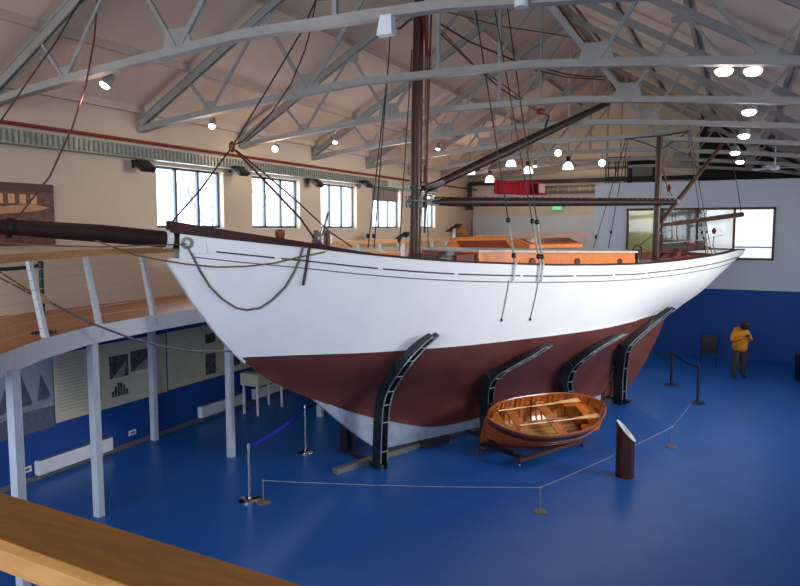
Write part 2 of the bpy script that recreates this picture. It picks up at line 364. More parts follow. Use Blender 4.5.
# floodlights on the wall between windows
for i, (u, v, lab) in enumerate(((145, 166, 'black square floodlight on the cream wall left of the first window'), (241, 171, 'black floodlight on the wall between first and second windows'),
                     (317, 183, 'black floodlight on the wall between second and third windows'), (367, 184, 'small black floodlight on the wall between third and fourth windows'))):
    p = onx(u, v, WX+.35)
    t = thing('floodlight', (WX, p.y, p.z), lab, 'floodlight', 'wall floodlights')
    ax = (V((0, 1, 0)), V((.8, 0, -.6)).normalized(), V((.6, 0, .8)).normalized())
    MB().box(p, (.36, .1, .3) if 0 else (.36, .28, .12), ax).build('housing', 'black', t, bevel=.02)
    MB().box(p-ax[2]*.064, (.3, .22, .012), ax).build('lens', 'duct', t)
    MB().bar((WX, p.y, p.z+.12), (p.x, p.y, p.z+.05), .04, .04).build('bracket', 'dsteel', t)
    MB().bar((WX+.02, p.y, min(p.z+.25, 5.88)), (WX+.02, p.y, p.z-.02), .08, .03).build('mounting_plate', 'dsteel', t)
    K['wire']; MB().tube([(WX+.04, p.y+.05, p.z+.12), (WX+.06, p.y+.05, 5.89)], .008).build('cable', 'black', t)

# ---------------------------------------------------------------- gallery along left wall
GZ = 3.02
edge = [(-1.0, 1.6), (-3.2, 1.7), (-5.0, 2.5), (-6.6, 3.8), (-7.75, 5.22), (-8.35, 6.25), (-8.78, 7.35), (-8.95, 8.7), (-8.98, 10), (-8.98, 30.95)]
edge = edge[3:]
g = thing('gallery', (-10, 10, GZ), 'timber-floored viewing gallery with white fascia along the left wall, wire-filled railing', 'gallery')
m = MB()
lo = [(x, y, GZ-.06) for x, y in edge]; inner = [(WX+.001, y, GZ-.06) for x, y in edge]
for i in range(len(edge)-1):
    m.prism([lo[i], lo[i+1], inner[i+1], inner[i]], (0, 0, .06))
m.build('gallery_deck', 'deckwood', g)
m = MB()
for i in range(len(edge)-1): m.prism([(edge[i][0], edge[i][1], GZ-.12), (edge[i+1][0], edge[i+1][1], GZ-.12), (WX+.001, edge[i+1][1], GZ-.12), (WX+.001, edge[i][1], GZ-.12)], (0, 0, .055))
m.build('gallery_soffit', 'char', g)
m = MB()
for i in range(len(edge)-1):
    a = V((*edge[i], 2.885)); b = V((*edge[i+1], 2.885)); d = (b-a).normalized(); m.bar(a-d*.005, b+d*.005, .05, .27)
m.build('fascia', 'white', g)
# deck edge kerb timber
def along(ylist, path): 
    r = []
    for y in ylist:
        for i in range(len(path)-1):
            (xa, ya), (xb, yb) = path[i], path[i+1]
            if ya <= y <= yb: r.append(V((xa+(xb-xa)*(y-ya)/(yb-ya), y, 0))); break
    return r
bal_y = [4.2, 5.15, 5.95, 6.75, 7.58, 8.45, 9.2, 10.3, 11.4, 12.7, 14.0, 15.6, 17.2, 18.8, 20.4, 22.0, 23.6, 25.2]
bal_y = [3.9, 5.15]+[6.38+1.25*k for k in range(16)]
tops = []
for p in along(bal_y, edge):
    # fin baluster splayed back over the gallery
    q = V((p.x-.13, p.y-.12, 4.12)); b0 = V((p.x+.04, p.y, 2.84)); tops.append(q)
    MB().prism([b0+V((0, -.02, 0)), b0+V((.0, -.02, 0))+V((-.1, 0, 0)), q+V((-.07, -.02, 0)), q+V((0, -.02, 0))], (0, .06, 0)).build('baluster', 'post', g)
rp = [V((p.x-.12, p.y-.1, 4.14)) for p in along([y for y in [3.8+.7*k for k in range(33)]], edge)]
m = MB()
for i in range(len(rp)-1): m.bar(rp[i]+V((0, 0, -.02)), rp[i+1]+(rp[i+1]-rp[i])*.02+V((0, 0, -.02)), .13, .1)
m.build('handrail', 'ply', g)
for k in range(7):
    z = 3.16+.13*k
    pts = [V((p.x-.02-.1*(z-3)/1.1, p.y-.1*(z-3)/1.1, z)) for p in along([3.9+.85*k2 for k2 in range(27)], edge)]
    MB().tube(pts, .004, 5).build('wire', 'purlin', g)
for (x, y, xx) in ((-7.78, 5.42, 0), (-8.87, 7.5, 0), (-8.87, 10.68, 0), (-8.87, 13.95, 0), (-8.87, 17.2, 0), (-8.87, 20.4, 0), (-8.87, 23.7, 0), (-11.06, 10.85, 0)):
    MB().bar((x, y, 0), (x, y, 2.8), .13, .11, (1, 0, 0)).build('post', 'post', g)
# far gallery across the recess, low white front
struct(MB().bb((-8.95, YP-.1, 2.9), (PX0, YE, 3.02)).build('floor_landing', 'deckwood'))
struct(MB().bb((-11.1, YE-.35, 3.02), (PX0, YE-.3, 5.05)).build('wall_landing_lining', 'white_wall'))

# panels under the gallery
def panel(y0, y1, z0, z1, lab, name='information_panel', mt='cream'):
    t = thing(name, (WX+.01, (y0+y1)/2, z0), lab, 'wall panel', 'exhibition panels under the gallery')
    MB().bb((WX+.002, y0, z0), (WX+.02, y1, z1)).build('board', mt, t); return t
def text(t, y0, y1, z0, z1, n):
    m = MB()
    for k in range(n):
        z = z1-(z1-z0)*(k+.5)/n; m.bb((WX+.02, y0, z-.008), (WX+.023, y0+(y1-y0)*random.uniform(.8, 1), z+.008))
    tag(m.build('text_block', 'ink', t), kind='stuff')
PZ0, PZ1 = .93, 2.2
t = panel(6.3, 8.55, PZ0-.05, PZ1, 'large black and white photograph panel of a sailing yacht heeling, under the gallery', 'photograph_panel', 'sea')
X = WX+.021
MB().bb((X, 6.3, PZ0-.05), (X+.003, 8.55, 1.28)).build('sea_area', 'sea2', t)
def flat(pts, nm, mt, dx=.004): MB().prism([(X+dx, y, z) for y, z in pts], (.003, 0, 0)).build(nm, mt, t)
flat([(7.62, 1.35), (7.9, 2.02), (8.12, 1.4)], 'printed_sail', 'sail'); flat([(7.45, 1.32), (7.6, 1.75), (7.85, 1.95), (7.6, 1.35)], 'printed_sail', 'sail')
flat([(8.22, 1.42), (8.3, 1.9), (8.5, 1.45)], 'printed_sail', 'sail')
flat([(7.35, 1.18), (7.4, 1.24), (8.3, 1.42), (8.53, 1.45), (8.4, 1.38)], 'printed_hull', 'photo_lt')
flat([(6.7, 1.25), (6.95, 1.95), (7.2, 1.25)], 'printed_sail', 'sail')
t = panel(8.57, 9.55, PZ0, PZ1, 'cream text panel with columns of small print, left of the photo panels')
text(t, 8.65, 9.35, 1.1, 2.1, 16)
t = panel(9.57, 11.35, PZ0, PZ1+.02, 'cream panel carrying three black and white photographs, left of the wall post')
for (a, b, c_, d) in ((9.82, 10.3, 1.5, 1.95), (10.36, 10.95, 1.55, 1.98)):
    MB().bb((X, a, c_), (X+.004, b, d)).build('photograph', 'photo_dk', t)
    MB().prism([(X+.004, a+.05, c_), (X+.004, b-.05, c_+(d-c_)*.7), (X+.004, b-.12, c_)], (.003, 0, 0)).build('photograph_highlight', 'photo_lt', t)
m = MB(); 
for k in range(7): y = 9.86+.07*k; m.bb((X, y, 1.12), (X+.004, y+.055, 1.2+.2*math.sin(k*.55+.2)))
m.build('cutout_photograph', 'photo_dk', t)
t = panel(11.4, 12.5, PZ0+.02, PZ1+.03, 'cream text panel with small print right of the wall post')
text(t, 11.5, 12.3, 1.1, 2.1, 16)
t = panel(12.52, 14.2, PZ0+.02, PZ1+.04, 'cream panel with a column of small photographs, half hidden by the bow')
for (a, b, c_, d) in ((12.6, 12.95, 1.8, 2.02), (12.6, 12.95, 1.05, 1.55), (13.1, 13.45, 1.75, 2.1), (13.5, 13.85, 1.7, 2.15), (13.5, 13.85, 1.1, 1.62)):
    MB().bb((X, a, c_), (X+.004, b, d)).build('photograph', 'photo_dk', t)
t = panel(14.22, 16.5, PZ0+.02, PZ1+.04, 'cream panel furthest along the under-gallery wall, behind the bow')
# radiators / trunking
for (y0, y1, lab) in ((8.1, 9.75, 'long white low wall heater behind the nearest gallery post'), (12.3, 13.9, 'white low wall heater right of the wall post'), (14.3, 16.1, 'white low wall heater behind the display case')):
    t = thing('wall_heater', (WX+.06, y0, .1), lab, 'heater', 'low wall heaters')
    MB().bb((WX+.004, y0, .1), (WX+.13, y1, .36)).build('casing', 'white', t, bevel=.015)
    MB().bb((WX+.04, y0+.05, .355), (WX+.11, y1-.05, .365)).build('grille', 'duct', t)
struct(MB().bb((WX, 5, 0), (WX+.02, YP, .09)).build('baseboard_left', 'duct'))
for (y, z, lab) in ((10.35, .28, 'small white double socket on the blue wall near the wall post'), (7.95, .25, 'small white socket left of the nearest heater')):
    t = thing('wall_socket', (WX+.002, y, z), lab, 'socket'); MB().bb((WX+.002, y-.09, z-.05), (WX+.025, y+.09, z+.05)).build('face_plate', 'white', t); MB().bb((WX+.025, y-.05, z-.02), (WX+.03, y+.05, z+.02)).build('switch', 'duct', t)
# display case
t = thing('display_case', (-10.5, 13.85, 0), 'small cream display case on white legs by the under-gallery wall', 'display case')
MB().bb((-10.72, 13.3, .72), (-10.2, 14.4, 1.02)).build('case_box', 'cream', t, bevel=.01)
MB().prism([(-10.7, 13.5, 1.021), (-10.25, 13.65, 1.021), (-10.25, 13.9, 1.021), (-10.7, 13.75, 1.021)], (0, 0, .01)).build('booklet', 'photo_dk', t)
for x, y in ((-10.26, 13.36), (-10.26, 14.34), (-10.66, 13.36), (-10.66, 14.34)): MB().bar((x, y, 0), (x, y, .72), .04, .04, (1, 0, 0)).build('leg', 'white', t)
# framed picture on upper left wall
p0 = 8.72
t = thing('framed_picture', (WX+.02, 7.6, 4.22), 'large sepia photograph of a boatyard hung on the cream gallery wall', 'picture')
MB().bb((WX+.002, 6.0, 4.2), (WX+.04, p0, 5.27)).build('picture_print', mat('sepia_photo', srgb(120, 84, 66), .5, c2=srgb(66, 44, 46), scale=7, stretch=(1, 1.5, 4)), t)
X = WX+.041
for k in range(7): MB().bb((X, 7.0+.21*k, 4.92), (X+.003, 7.12+.21*k, 5.08)).build('printed_window', mat('sepia_light%d' % k, srgb(214, 160, 120), .5), t)
flat([(6.2, 4.6), (6.3, 4.72), (8.3, 4.92), (8.6, 4.86), (8.4, 4.8)], 'printed_boat', mat('sepia_boat', srgb(196, 140, 104), .5))
MB().bb((X, 6.0, 5.12), (X+.003, p0, 5.27)).build('printed_roof', mat('sepia_dark', srgb(84, 54, 46), .5), t)
# gallery barrier stanchion (black)
def post_stanchion(x, y, z, h, lab, mt, base_r=.17, group=None, r=.03, basem=None):
    t = thing('barrier_post', (x, y, z), lab, 'barrier post', group)
    MB().lathe((x, y, z), [(base_r, 0), (base_r, .015), (base_r*.8, .03), (.05, .04)], 24).build('base', basem or mt, t, smooth=True)
    MB().lathe((x, y, z+.03), [(r, 0), (r, h-.1), (r*1.25, h-.1), (r*1.25, h-.02), (r*.8, h-.01)], 14).build('pole', mt, t, smooth=True)
    return t
gp = onz(44, 333, GZ)
post_stanchion(gp.x, gp.y, GZ, 1.0, 'black barrier post standing on the gallery floor behind the railing', 'black')
def belt(a, b, w, lab, mt, name='barrier_belt', cat='barrier belt'):
    a = V(a); b = V(b); n = 8
    pts = [a.lerp(b, k/n)+V((0, 0, -.05*math.sin(math.pi*k/n)*(a-b).length/2)) for k in range(n+1)]
    m = MB(); d = (b-a).cross(V((0, 0, 1))).normalized()*.004
    for k in range(n): m.prism([pts[k]-V((0, 0, w/2)), pts[k+1]-V((0, 0, w/2)), pts[k+1]+V((0, 0, w/2)), pts[k]+V((0, 0, w/2))], d)
    return tag(m.build(name, mt, loc=a), lab, cat)
belt((gp.x, gp.y, GZ+.96), onz(-20, 269, GZ+.96), .05, 'black webbing belt strung from the gallery barrier post', 'black')

# things seen on the far gallery over the ship's deck
for (u, v, lab) in ((454, 236, 'white post lectern with dark sloping board, right of the main mast'), (403, 246, 'white post lectern with dark sloping board, left of the main mast')):
    p = onx(u, v, -9.5); z = p.z
    t = thing('reading_lectern', (p.x, p.y, GZ), lab, 'lectern', 'gallery lecterns')
    MB().bar((p.x, p.y, GZ), (p.x, p.y, z+.28), .08, .08, (1, 0, 0)).build('post', 'white', t)
    MB().box((p.x, p.y, z+.3), (.5, .65, .04), (V((.8, 0, .5)).normalized(), V((0, 1, 0)), V((-.5, 0, .8)).normalized())).build('board', 'char', t)
    MB().box((p.x, p.y, GZ+.01), (.3, .3, .02)).build('foot', 'white', t)
p = ony(440, 233, 28.3); q = ony(469, 233, 28.3)
t = thing('canvas_bundle', ((p.x+q.x)/2, 28.3, GZ), 'rolled tan canvas bundle on trestles at the far end of the gallery', 'bundle')
p.x = max(p.x, -11.0)
MB().tube([(p.x, 28.3, p.z-.1), (p.x+.2, 28.3, p.z+.02), (q.x-.2, 28.3, q.z+.02), (q.x, 28.3, q.z-.1)], [.14, .27, .27, .12], 12).build('canvas', 'yellowcan', t, smooth=True)
for x in (p.x+.25, q.x-.25): MB().bb((x-.04, 28.1, GZ), (x+.04, 28.5, p.z-.2)).build('trestle', 'white', t)
# far-wall services
a = ony(467, 184, 29.8); a.x = -10.95; b = ony(640, 182, 29.8)
t = thing('black_duct', (a.x, 29.8, a.z), 'long black pipe crossing the cream far wall, turning down at its left end', 'pipe')
MB().tube([(a.x, 29.8, a.z-.9), (a.x, 29.8, a.z), ], .1, 10).build('down_pipe', 'char', t)
MB().tube([(a.x-.02, 29.8, a.z), (-.3, 29.8, a.z+.02)], .085, 10).build('pipe_run', 'char', t)
MB().box((a.x, 29.8, a.z-1.0), (.26, .2, .3)).build('pipe_box', 'char', t)
for x in (-8, -5, -2): MB().bar((x, 29.8, a.z), (x, 30.99, a.z), .04, .04).build('wall_bracket', 'char', t)
p = ony(541, 190, 30.2); q = ony(592, 189, 30.2)
t = thing('air_duct', (p.x, 30.2, p.z), 'grey ribbed air duct under the black pipe on the far wall', 'duct')
MB().tube([(p.x, 30.2, p.z), (q.x+.5, 30.2, p.z)], .17, 14).build('duct_body', 'duct', t, smooth=True)
for k in range(5): MB().tube([(p.x+.3+.45*k, 30.2, p.z), (p.x+.36+.45*k, 30.2, p.z)], .185, 14).build('duct_ring', 'galv', t)
MB().bar((p.x+1, 30.2, p.z), (p.x+1, 30.99, p.z), .05, .05).build('wall_bracket', 'char', t)
p = ony(557, 208, 30.6)
t = thing('exit_sign', (p.x, 30.6, p.z), 'small green lit exit sign under the air duct on the far wall', 'exit sign')
MB().bb((p.x-.2, 30.58, p.z-.08), (p.x+.2, 30.65, p.z+.1)).build('sign_face', 'green', t)
MB().bb((p.x-.22, 30.66, p.z-.1), (p.x+.22, 30.99, p.z+.12)).build('sign_casing', 'white', t)
# loft door and ladder cage on top of the office
dx0, dx1 = ony(630, 160, 30.9).x, ony(648, 160, 30.9).x
t = thing('loft_doorway', ((dx0+dx1)/2, 30.95, 6.1), 'dark doorway high in the far cream wall beside the ladder cage', 'doorway')
MB().bb((dx0, 30.95, 6.1), (dx1+.5, 30.99, 7.45)).build('door_leaf', 'char', t)
MB().bb((dx0-.06, 30.92, 6.1), (dx0, 30.99, 7.5)).build('door_frame', 'black', t)
MB().bb((dx0+.1, 30.93, 6.2), (dx0+.9, 30.95, 7.1)).build('door_panel', 'duct', t)
cx0, cx1 = ony(609, 170, 29.5).x, ony(628, 170, 29.5).x
t = thing('ladder_cage', ((cx0+cx1)/2, 29.1, 6.1), 'dark metal guard cage on the partition roof left of the mizzen mast', 'guard rail')
zb, zt = 6.1, ony(615, 159, 29.5).z
for x in (cx0, (cx0+cx1)/2, cx1):
    for y in (28.8, 29.4): MB().bar((x, y, zb), (x, y, zt), .04, .04, (1, 0, 0)).build('upright', 'char', t)
for z in (zb+.4, (zb+zt)/2+.2, zt):
    for y in (28.8, 29.4): MB().bar((cx0, y, z), (cx1, y, z), .03, .03).build('rail', 'char', t)

# ---------------------------------------------------------------- lamps
def roof_hang(x, y): return roofz(x)-.02
def spot(u, v, Y, lab, mt='lampw', r=.09, tilt=(0, -.3, -1)):
    p = ony(u, v, Y+.18); ty_ = min(ty, key=lambda q: abs(q-Y)); 
    cz = chordz(p.x, *((bays[0][0], bays[0][2]) if p.x < bays[0][2] else (bays[1][0], bays[1][2])))
    t = thing('spotlight', (p.x, p.y, cz), lab, 'spotlight', 'spotlights under the trusses')
    d = V(tilt).normalized()
    MB().lathe(p, [(r*.55, -.2), (r*.75, -.16), (r*.98, -.02), (r, 0)], 14, d).build('lamp_housing', 'galv', t, smooth=True)
    MB().lathe(p+d*.002, [(r*.93, 0), (r*.8, .03), (r*.3, .045)], 14, d).build('lamp_lens', mt, t, smooth=True)
    MB().tube([(p.x, ty_+.06, cz-.02), (p.x, p.y, cz-.06), p-d*.12], .015, 6).build('stem', 'galv', t)
    return p
spot(105, 85, 7.6, 'bright rectangular-looking spotlight under the truss above the bowsprit', r=.085, tilt=(-.3, -.6, -1))
spot(212, 126, 10.84, 'small white spotlight at the gusset above the first window', tilt=(.3, -.6, -1), r=.07)
spot(275, 149, 14.1, 'warm glowing spotlight above the second window', 'lampo', tilt=(.2, -1, -.5), r=.085)
spot(335, 142, 14.1, 'small spotlight between the warm lamp and the main mast', r=.06)
spot(438, 149, 20.6, 'tiny spotlight just right of the main mast', r=.07)
spot(558, 153, 20.6, 'warm glowing lamp above the red light board', 'lampo', tilt=(.1, -1, -.4), r=.1)
spot(602, 163, 23.85, 'warm glowing lamp left of the guard cage', 'lampo', tilt=(.1, -1, -.4), r=.12)
spot(535, 166, 23.85, 'tiny spotlight among the white pendant lamps', r=.07)
for (u, v, Y, lab) in ((724, 71, 10.84, 'left lamp of the bright pair at the upper right'), (753, 71, 10.84, 'right lamp of the bright pair at the upper right'), (749, 112, 14.1, 'single bright oval lamp below the bright pair'),
                       (744, 136, 17.35, 'third bright lamp down in the right hand column of lamps'), (735, 153, 20.6, 'fourth bright lamp down in the right hand column'), (740, 162, 23.85, 'lowest and furthest lamp of the right hand column')):
    spot(u, v, Y, lab, 'lampp', r=.13, tilt=(0, -.25, -1))
for i, (u, v) in enumerate(((470, 175), (490, 183), (511, 167), (528, 174), (568, 170))):
    p = ony(u, v-2, 25.6+(.9 if i % 2 else 0))
    lab = ['white dome pendant furthest left, nearest the mast', 'white dome pendant second from left, hanging lower', 'white dome pendant in the middle, highest of the row', 'white dome pendant second from right', 'white dome pendant at the right end of the row'][i]
    t = thing('pendant_lamp', (p.x, p.y, roofz(p.x)), lab, 'pendant lamp', 'dome pendants over the far gallery')
    MB().lathe(p, [(.05, .24), (.09, .2), (.17, .1), (.2, -.05), (.19, -.05), (.04, .15)], 20).build('dome_shade', 'lampd', t, smooth=True)
    MB().lathe(p+V((0, 0, .22)), [(.08, 0), (.08, .17), (.04, .2)], 12).build('gear_box', 'char', t)
    MB().tube([p+V((0, 0, .4)), (p.x, p.y, roofz(p.x)+.17)], .012, 6).build('suspension_rod', 'duct', t)
# ceiling fan
p = ony(775, 168, 24.6)
t = thing('ceiling_fan', (p.x, p.y, roofz(p.x)), 'white three-bladed ceiling fan high above the end partition', 'ceiling fan')
MB().tube([(p.x, p.y, p.z), (p.x, p.y, roofz(p.x)+.17)], .025).build('down_rod', 'blade', t)
MB().lathe((p.x, p.y, p.z-.05), [(.06, -.04), (.13, 0), (.13, .1), (.05, .16)], 18).build('motor', 'blade', t, smooth=True)
for an in (10, 130, 250):
    d = V((math.cos(math.radians(an)), math.sin(math.radians(an)), 0)); s = V((-d.y, d.x, 0))
    c_ = V((p.x, p.y, p.z))
    MB().prism([c_+d*.12-s*.05, c_+d*.9-s*.09-V((0, 0, .03)), c_+d*.9+s*.09+V((0, 0, .02)), c_+d*.12+s*.05], (0, 0, .015)).build('blade', 'blade', t)
# white sensor boxes on the near truss
p = ony(385, 26, 7.45)
t = thing('alarm_speaker', (p.x, 7.5, 7.0), 'white boxy speaker fixed under the nearest visible truss, left of main mast', 'speaker')
MB().prism([(p.x-.1, 7.42, p.z-.1), (p.x+.1, 7.42, p.z-.1), (p.x+.09, 7.42, p.z+.12), (p.x-.05, 7.42, p.z+.12)], (0, .12, 0)).build('speaker_box', 'white', t)
p2 = ony(520, 3, 7.4)
t = thing('sensor_tube', (p2.x, 7.45, 7.0), 'short white cylinder hanging at the top edge, right of main mast', 'sensor')
MB().lathe((p2.x, 7.45, p2.z-.03), [(.07, 0), (.08, .02), (.08, .16), (.03, .2)], 16).build('sensor_body', 'white', t, smooth=True)
MB().tube([(p2.x, 7.45, p2.z+.12), (p2.x, 7.58, 7.0)], .012).build('sensor_stem', 'white', t)

# ================================================================ THE YACHT
H0 = 2.3
KW = -.0085
def hw(s): return H0+KW*s
A = onz(240, 357, H0); A.z = 0
D = V((.47, math.sqrt(1-.47**2), 0)); NN = V((D.y, -D.x, 0))     # D aft, NN towards the camera side
WLN = V((0, 0, 1))-D*KW; WLC = H0-KW*A.dot(D); K['hull'] = hullmat()
def P(s, n, z): return A + D*s + NN*n + V((0, 0, z))
def lin(tab, x):
    if x <= tab[0][0]: return tab[0][1]
    for (a, b), (c_, d) in zip(tab, tab[1:]):
        if x <= c_: return b+(d-b)*(x-a)/(c_-a)
    return tab[-1][1]
def smooth_tab(tab):  # Catmull-Rom (monotone x) resample
    out = []
    for i in range(len(tab)-1):
        p0 = tab[max(i-1, 0)]; p1 = tab[i]; p2 = tab[i+1]; p3 = tab[min(i+2, len(tab)-1)]
        m1 = (p2[1]-p0[1])/(p2[0]-p0[0]) if p2[0] != p0[0] else 0; m2 = (p3[1]-p1[1])/(p3[0]-p1[0])
        h = p2[0]-p1[0]
        for k in range(8):
            t = k/8; out.append((p1[0]+h*t, (2*t**3-3*t*t+1)*p1[1]+(t**3-2*t*t+t)*h*m1+(-2*t**3+3*t*t)*p2[1]+(t**3-t*t)*h*m2))
    out.append(tab[-1]); return out
def csz(u, v, off=0):
    q = onp(u, v, A+NN*off, NN); return (q-A).dot(D), q.z
# centreline profile measured on the ship's middle plane
kp = [csz(*q) for q in [(157, 241), (160.5, 249), (170, 264.5), (183, 284.5), (195, 303), (208, 320), (222, 338), (240, 357), (261, 374), (280, 385.5), (297, 393), (316, 400), (345, 411), (385, 421), (434, 427)]]
s_heel, z_heel = csz(615, 391)
S_WLE, z_ = csz(671, 311)
kp = [(s, z) for s, z in kp]
kp += [(6.2, .36), (8.5, .3), (s_heel-.55, .3), (s_heel-.2, .85), (S_WLE-.5, 1.95), (S_WLE, 2.2)]
kp += [csz(*q) for q in [(690, 298), (705, 285), (718, 273), (729, 262)]]
S_END, Z_END = csz(738, 252)
kp.append((S_END, Z_END-.15))
KP = smooth_tab(kp)
def kz(s): return lin(KP, s)
S0 = kp[0][0]
SRL = csz(167, 229)[0]; SNT = csz(177, 240)[0]
bsT = smooth_tab([(S0, .04), (SRL, .06), (-.8, .26), (-.35, .5), (.3, .8), (1.2, 1.08), (2.3, 1.34), (3.8, 1.56), (5.7, 1.7), (7.6, 1.72), (9.5, 1.6), (11.4, 1.36), (13.1, 1.03), (14.4, .66), (S_END-.3, .32), (S_END, .2)])
bwT = smooth_tab([(0, .04), (.45, .21), (.94, .40), (1.92, .82), (2.66, 1.02), (3.92, 1.24), (5.0, 1.29), (6.4, 1.31), (8.1, 1.21), (9.3, .96), (10.4, .62), (11.7, .22), (12.5, .04)])
def bs(s): return max(.03, lin(bsT, s))
def bw(s): return lin(bwT, s)
shp = [(150, 229.5), (165, 232), (200, 236.5), (250, 242), (300, 247), (350, 253), (400, 258), (450, 262), (500, 264), (550, 265.5), (600, 265.5), (640, 264.5), (680, 261), (710, 256.5), (725, 253.5), (738, 250)]
def shz_raw(s):
    z = 4.0
    for _ in range(12):
        u, v = proj(P(s, bs(s), z)); vt = lin(shp, u); z += (v-vt)/45.0*.7
    return z
ST = [(S0+(S_END-S0)*k/24, 0) for k in range(25)]
ST = smooth_tab([(s, shz_raw(s)) for s, _ in ST])
def sh(s): return lin(ST, s)
def yhull(s, z):
    k = kz(s); S = sh(s); B = bs(s); kt = .07 if s < 12 else .05
    kt = min(kt, B); h0 = hw(s)
    z = min(max(z, k), S)
    full = min(1, max(0, (s-9.5)/4))
    ex = 1.45+.9*full
    if k < h0-.02 and bw(s) > kt:
        W = max(bw(s), kt)
        if z >= h0:
            t = (z-h0)/(S-h0); return W+(B-W)*(1-(1-t)**ex)
        t = (z-k)/(h0-k)
        e = 1.25+.5*min(1, max(0, (h0-k)/2))
        return kt+(W-kt)*math.sin(math.pi/2*t**e)
    t = (z-k)/max(S-k, .01)
    return kt+(B-kt)*(1-(1-t)**ex)
def shh(s): return sh(s)-(.40 if s < SNT else 0)
def hp(s, side, z, off=0): return P(s, side*(yhull(s, z)+off), z)
yat = thing('yacht', P(5, 0, 0), 'large white-hulled wooden sailing yacht with red-brown bottom standing in steel cradles', 'yacht')
stn = []
s = S0
while s < S_END: stn.append(s); s += .09 if (s < 3 or s > 10) else .22
stn.append(S_END)
NZ = 34
rows = []
hst = [s for s in stn if kz(s) < shh(s)-.02]
if SNT > hst[0]: hst = sorted(hst+[SNT-.005, SNT+.001])
for s in hst:
    k, S = kz(s), shh(s); lev = [k+(S-k)*(.5-.5*math.cos(math.pi*j/NZ))**.9 for j in range(NZ+1)]
    if k < hw(s)-.05: # snap a level to the waterline
        j = min(range(NZ+1), key=lambda j: abs(lev[j]-hw(s))); 
        if 0 < j < NZ: lev[j] = hw(s)
    port = [hp(s, 1, z) for z in lev]; star = [hp(s, -1, z) for z in lev]
    rows.append(star[::-1]+port)
m = MB(); m.grid(rows)
n = len(rows[0]); m.add(rows[-1], [tuple(range(n))]); m.add(rows[0], [tuple(range(n))])
hull = m.build('hull', 'hull', yat, smooth=True)
# inner bulwark + deck
dk = MB(); dr = []
for s in [q for q in stn[2:-1] if q > SNT]:
    zz = sh(s)-.16; b = yhull(s, zz)-.03; b = max(b, .02)
    dr.append([P(s, b*f, zz+.05*(1-f*f)) for f in (-1, -.5, 0, .5, 1)])
dk.grid(dr).build('deck', 'deck', yat)
# dark rail cap, thick at bow
m = MB()
for side in (1, -1):
    rws = []
    for s in [q for q in stn if q >= SRL-.05]:
        S = sh(s); b = bs(s); h = .035+.15*max(0, min(1, (1.9-s)/3.0)); h = h if s < 1.9 else .035
        o = .03; w = min(.09, b*.9)
        rws.append([P(s, side*(b+o), S), P(s, side*(b+o), S+h), P(s, side*(b-w), S+h), P(s, side*(b-w), S)])
    m.grid(rws, closed=True)
    m.add(rws[0], [(0, 1, 2, 3)]); m.add(rws[-1], [(0, 1, 2, 3)])
m.build('rail_cap', 'varn_dk' if 0 else mat('dark_maroon_rail', srgb(60, 28, 30), .6, c2=srgb(50, 24, 25), spec=.25), yat)
# mouldings: continuous thin line and interrupted slots below the rail
def hline(s0, s1, dz, r, nm, mt, side=1, step=.15):
    pts = []; s = s0
    while s < s1: pts.append(hp(s, side, sh(s)-dz, .004)); s += step
    pts.append(hp(s1, side, sh(s1)-dz, .004))
    MB().tube(pts, r, 6).build(nm, mt, yat)
K['line'] = mat('dark_cove_line', srgb(70, 58, 60), .6)
for side in (1, -1):
    hline(SRL+.35, S_END-.1, .34, .009, 'moulding', 'line', side)
    cuts = [SRL+.6, .35, 2.05, 3.55, 5.1, 6.6, 7.9, 9.2, 10.4, 11.6, 12.8, 14, 15.1, S_END-.3]
    for a, b in zip(cuts, cuts[1:]): hline(a+.05, b-.05, .215, .014, 'scupper_slot', 'line', side)
# white hawse plate with ring
hs, hz = csz(184.5, 243, .15); hs = max(hs, SNT+.1)
pc = hp(hs, 1, hz, .005); tang = (hp(hs+.2, 1, hz)-hp(hs-.1, 1, hz)).normalized(); nrm = V((tang.y, -tang.x, 0))
pl = MB().prism([pc-tang*.11+V((0, 0, -.16)), pc+tang*.3+V((0, 0, -.16)), pc+tang*.3+V((0, 0, .12)), pc-tang*.11+V((0, 0, .14))], nrm*.012).build('bow_plate', 'white', yat)
MB().lathe(pc+nrm*.01, [(.1, 0), (.1, .02), (.06, .035), (.05, .01), (.045, -.0)], 20, nrm).build('hawse_pipe', 'galv', yat, smooth=True)
# stem band (bright edge down the bow)
pts = [csz(*q) for q in [(164, 238), (178, 281), (200, 315), (219, 339), (240, 357)]]
m = MB(); rws = []
s = hst[0]
while s < .1:
    z = kz(s); rws.append([P(s+.0, .075, min(z+.12, shh(s))), P(s-.03, .06, z-.02), P(s-.03, -.06, z-.02), P(s, -.075, min(z+.12, shh(s)))]); s += .06
m.grid(rws, closed=True).build('stem', 'white', yat)
# ballast keel
m = MB(); rws = []
s = csz(312, 400)[0]; s_b = s
while s < s_heel-.5:
    top = kz(s)+.02; bot = max(.16, top-.03-(s-s_b)*.42); w_ = .1 if s > s_b+.4 else .06
    rws.append([P(s, w_, top), P(s, w_*.9, bot), P(s, -w_*.9, bot), P(s, -w_, top)]); s += .25
m.grid(rws, closed=True); m.add(rws[0], [(0, 1, 2, 3)]); m.add(rws[-1], [(0, 1, 2, 3)])
m.build('ballast_keel', 'lead', yat)
# rudder
te = [csz(*q) for q in [(664, 318), (656, 338), (645, 360), (633, 380), (622, 392)]]
le = [(te[0][0]-.42, te[0][1]), (s_heel-.5+.35, .8), (s_heel-.52, te[-1][1])]
poly = [P(s, -.035, z) for s, z in te]+[P(le[2][0], -.035, le[2][1]-.0), P(le[1][0]+.05, -.035, le[1][1]), P(le[0][0], -.035, le[0][1])]
MB().prism(poly, NN*.07).build('rudder', 'hull', yat)
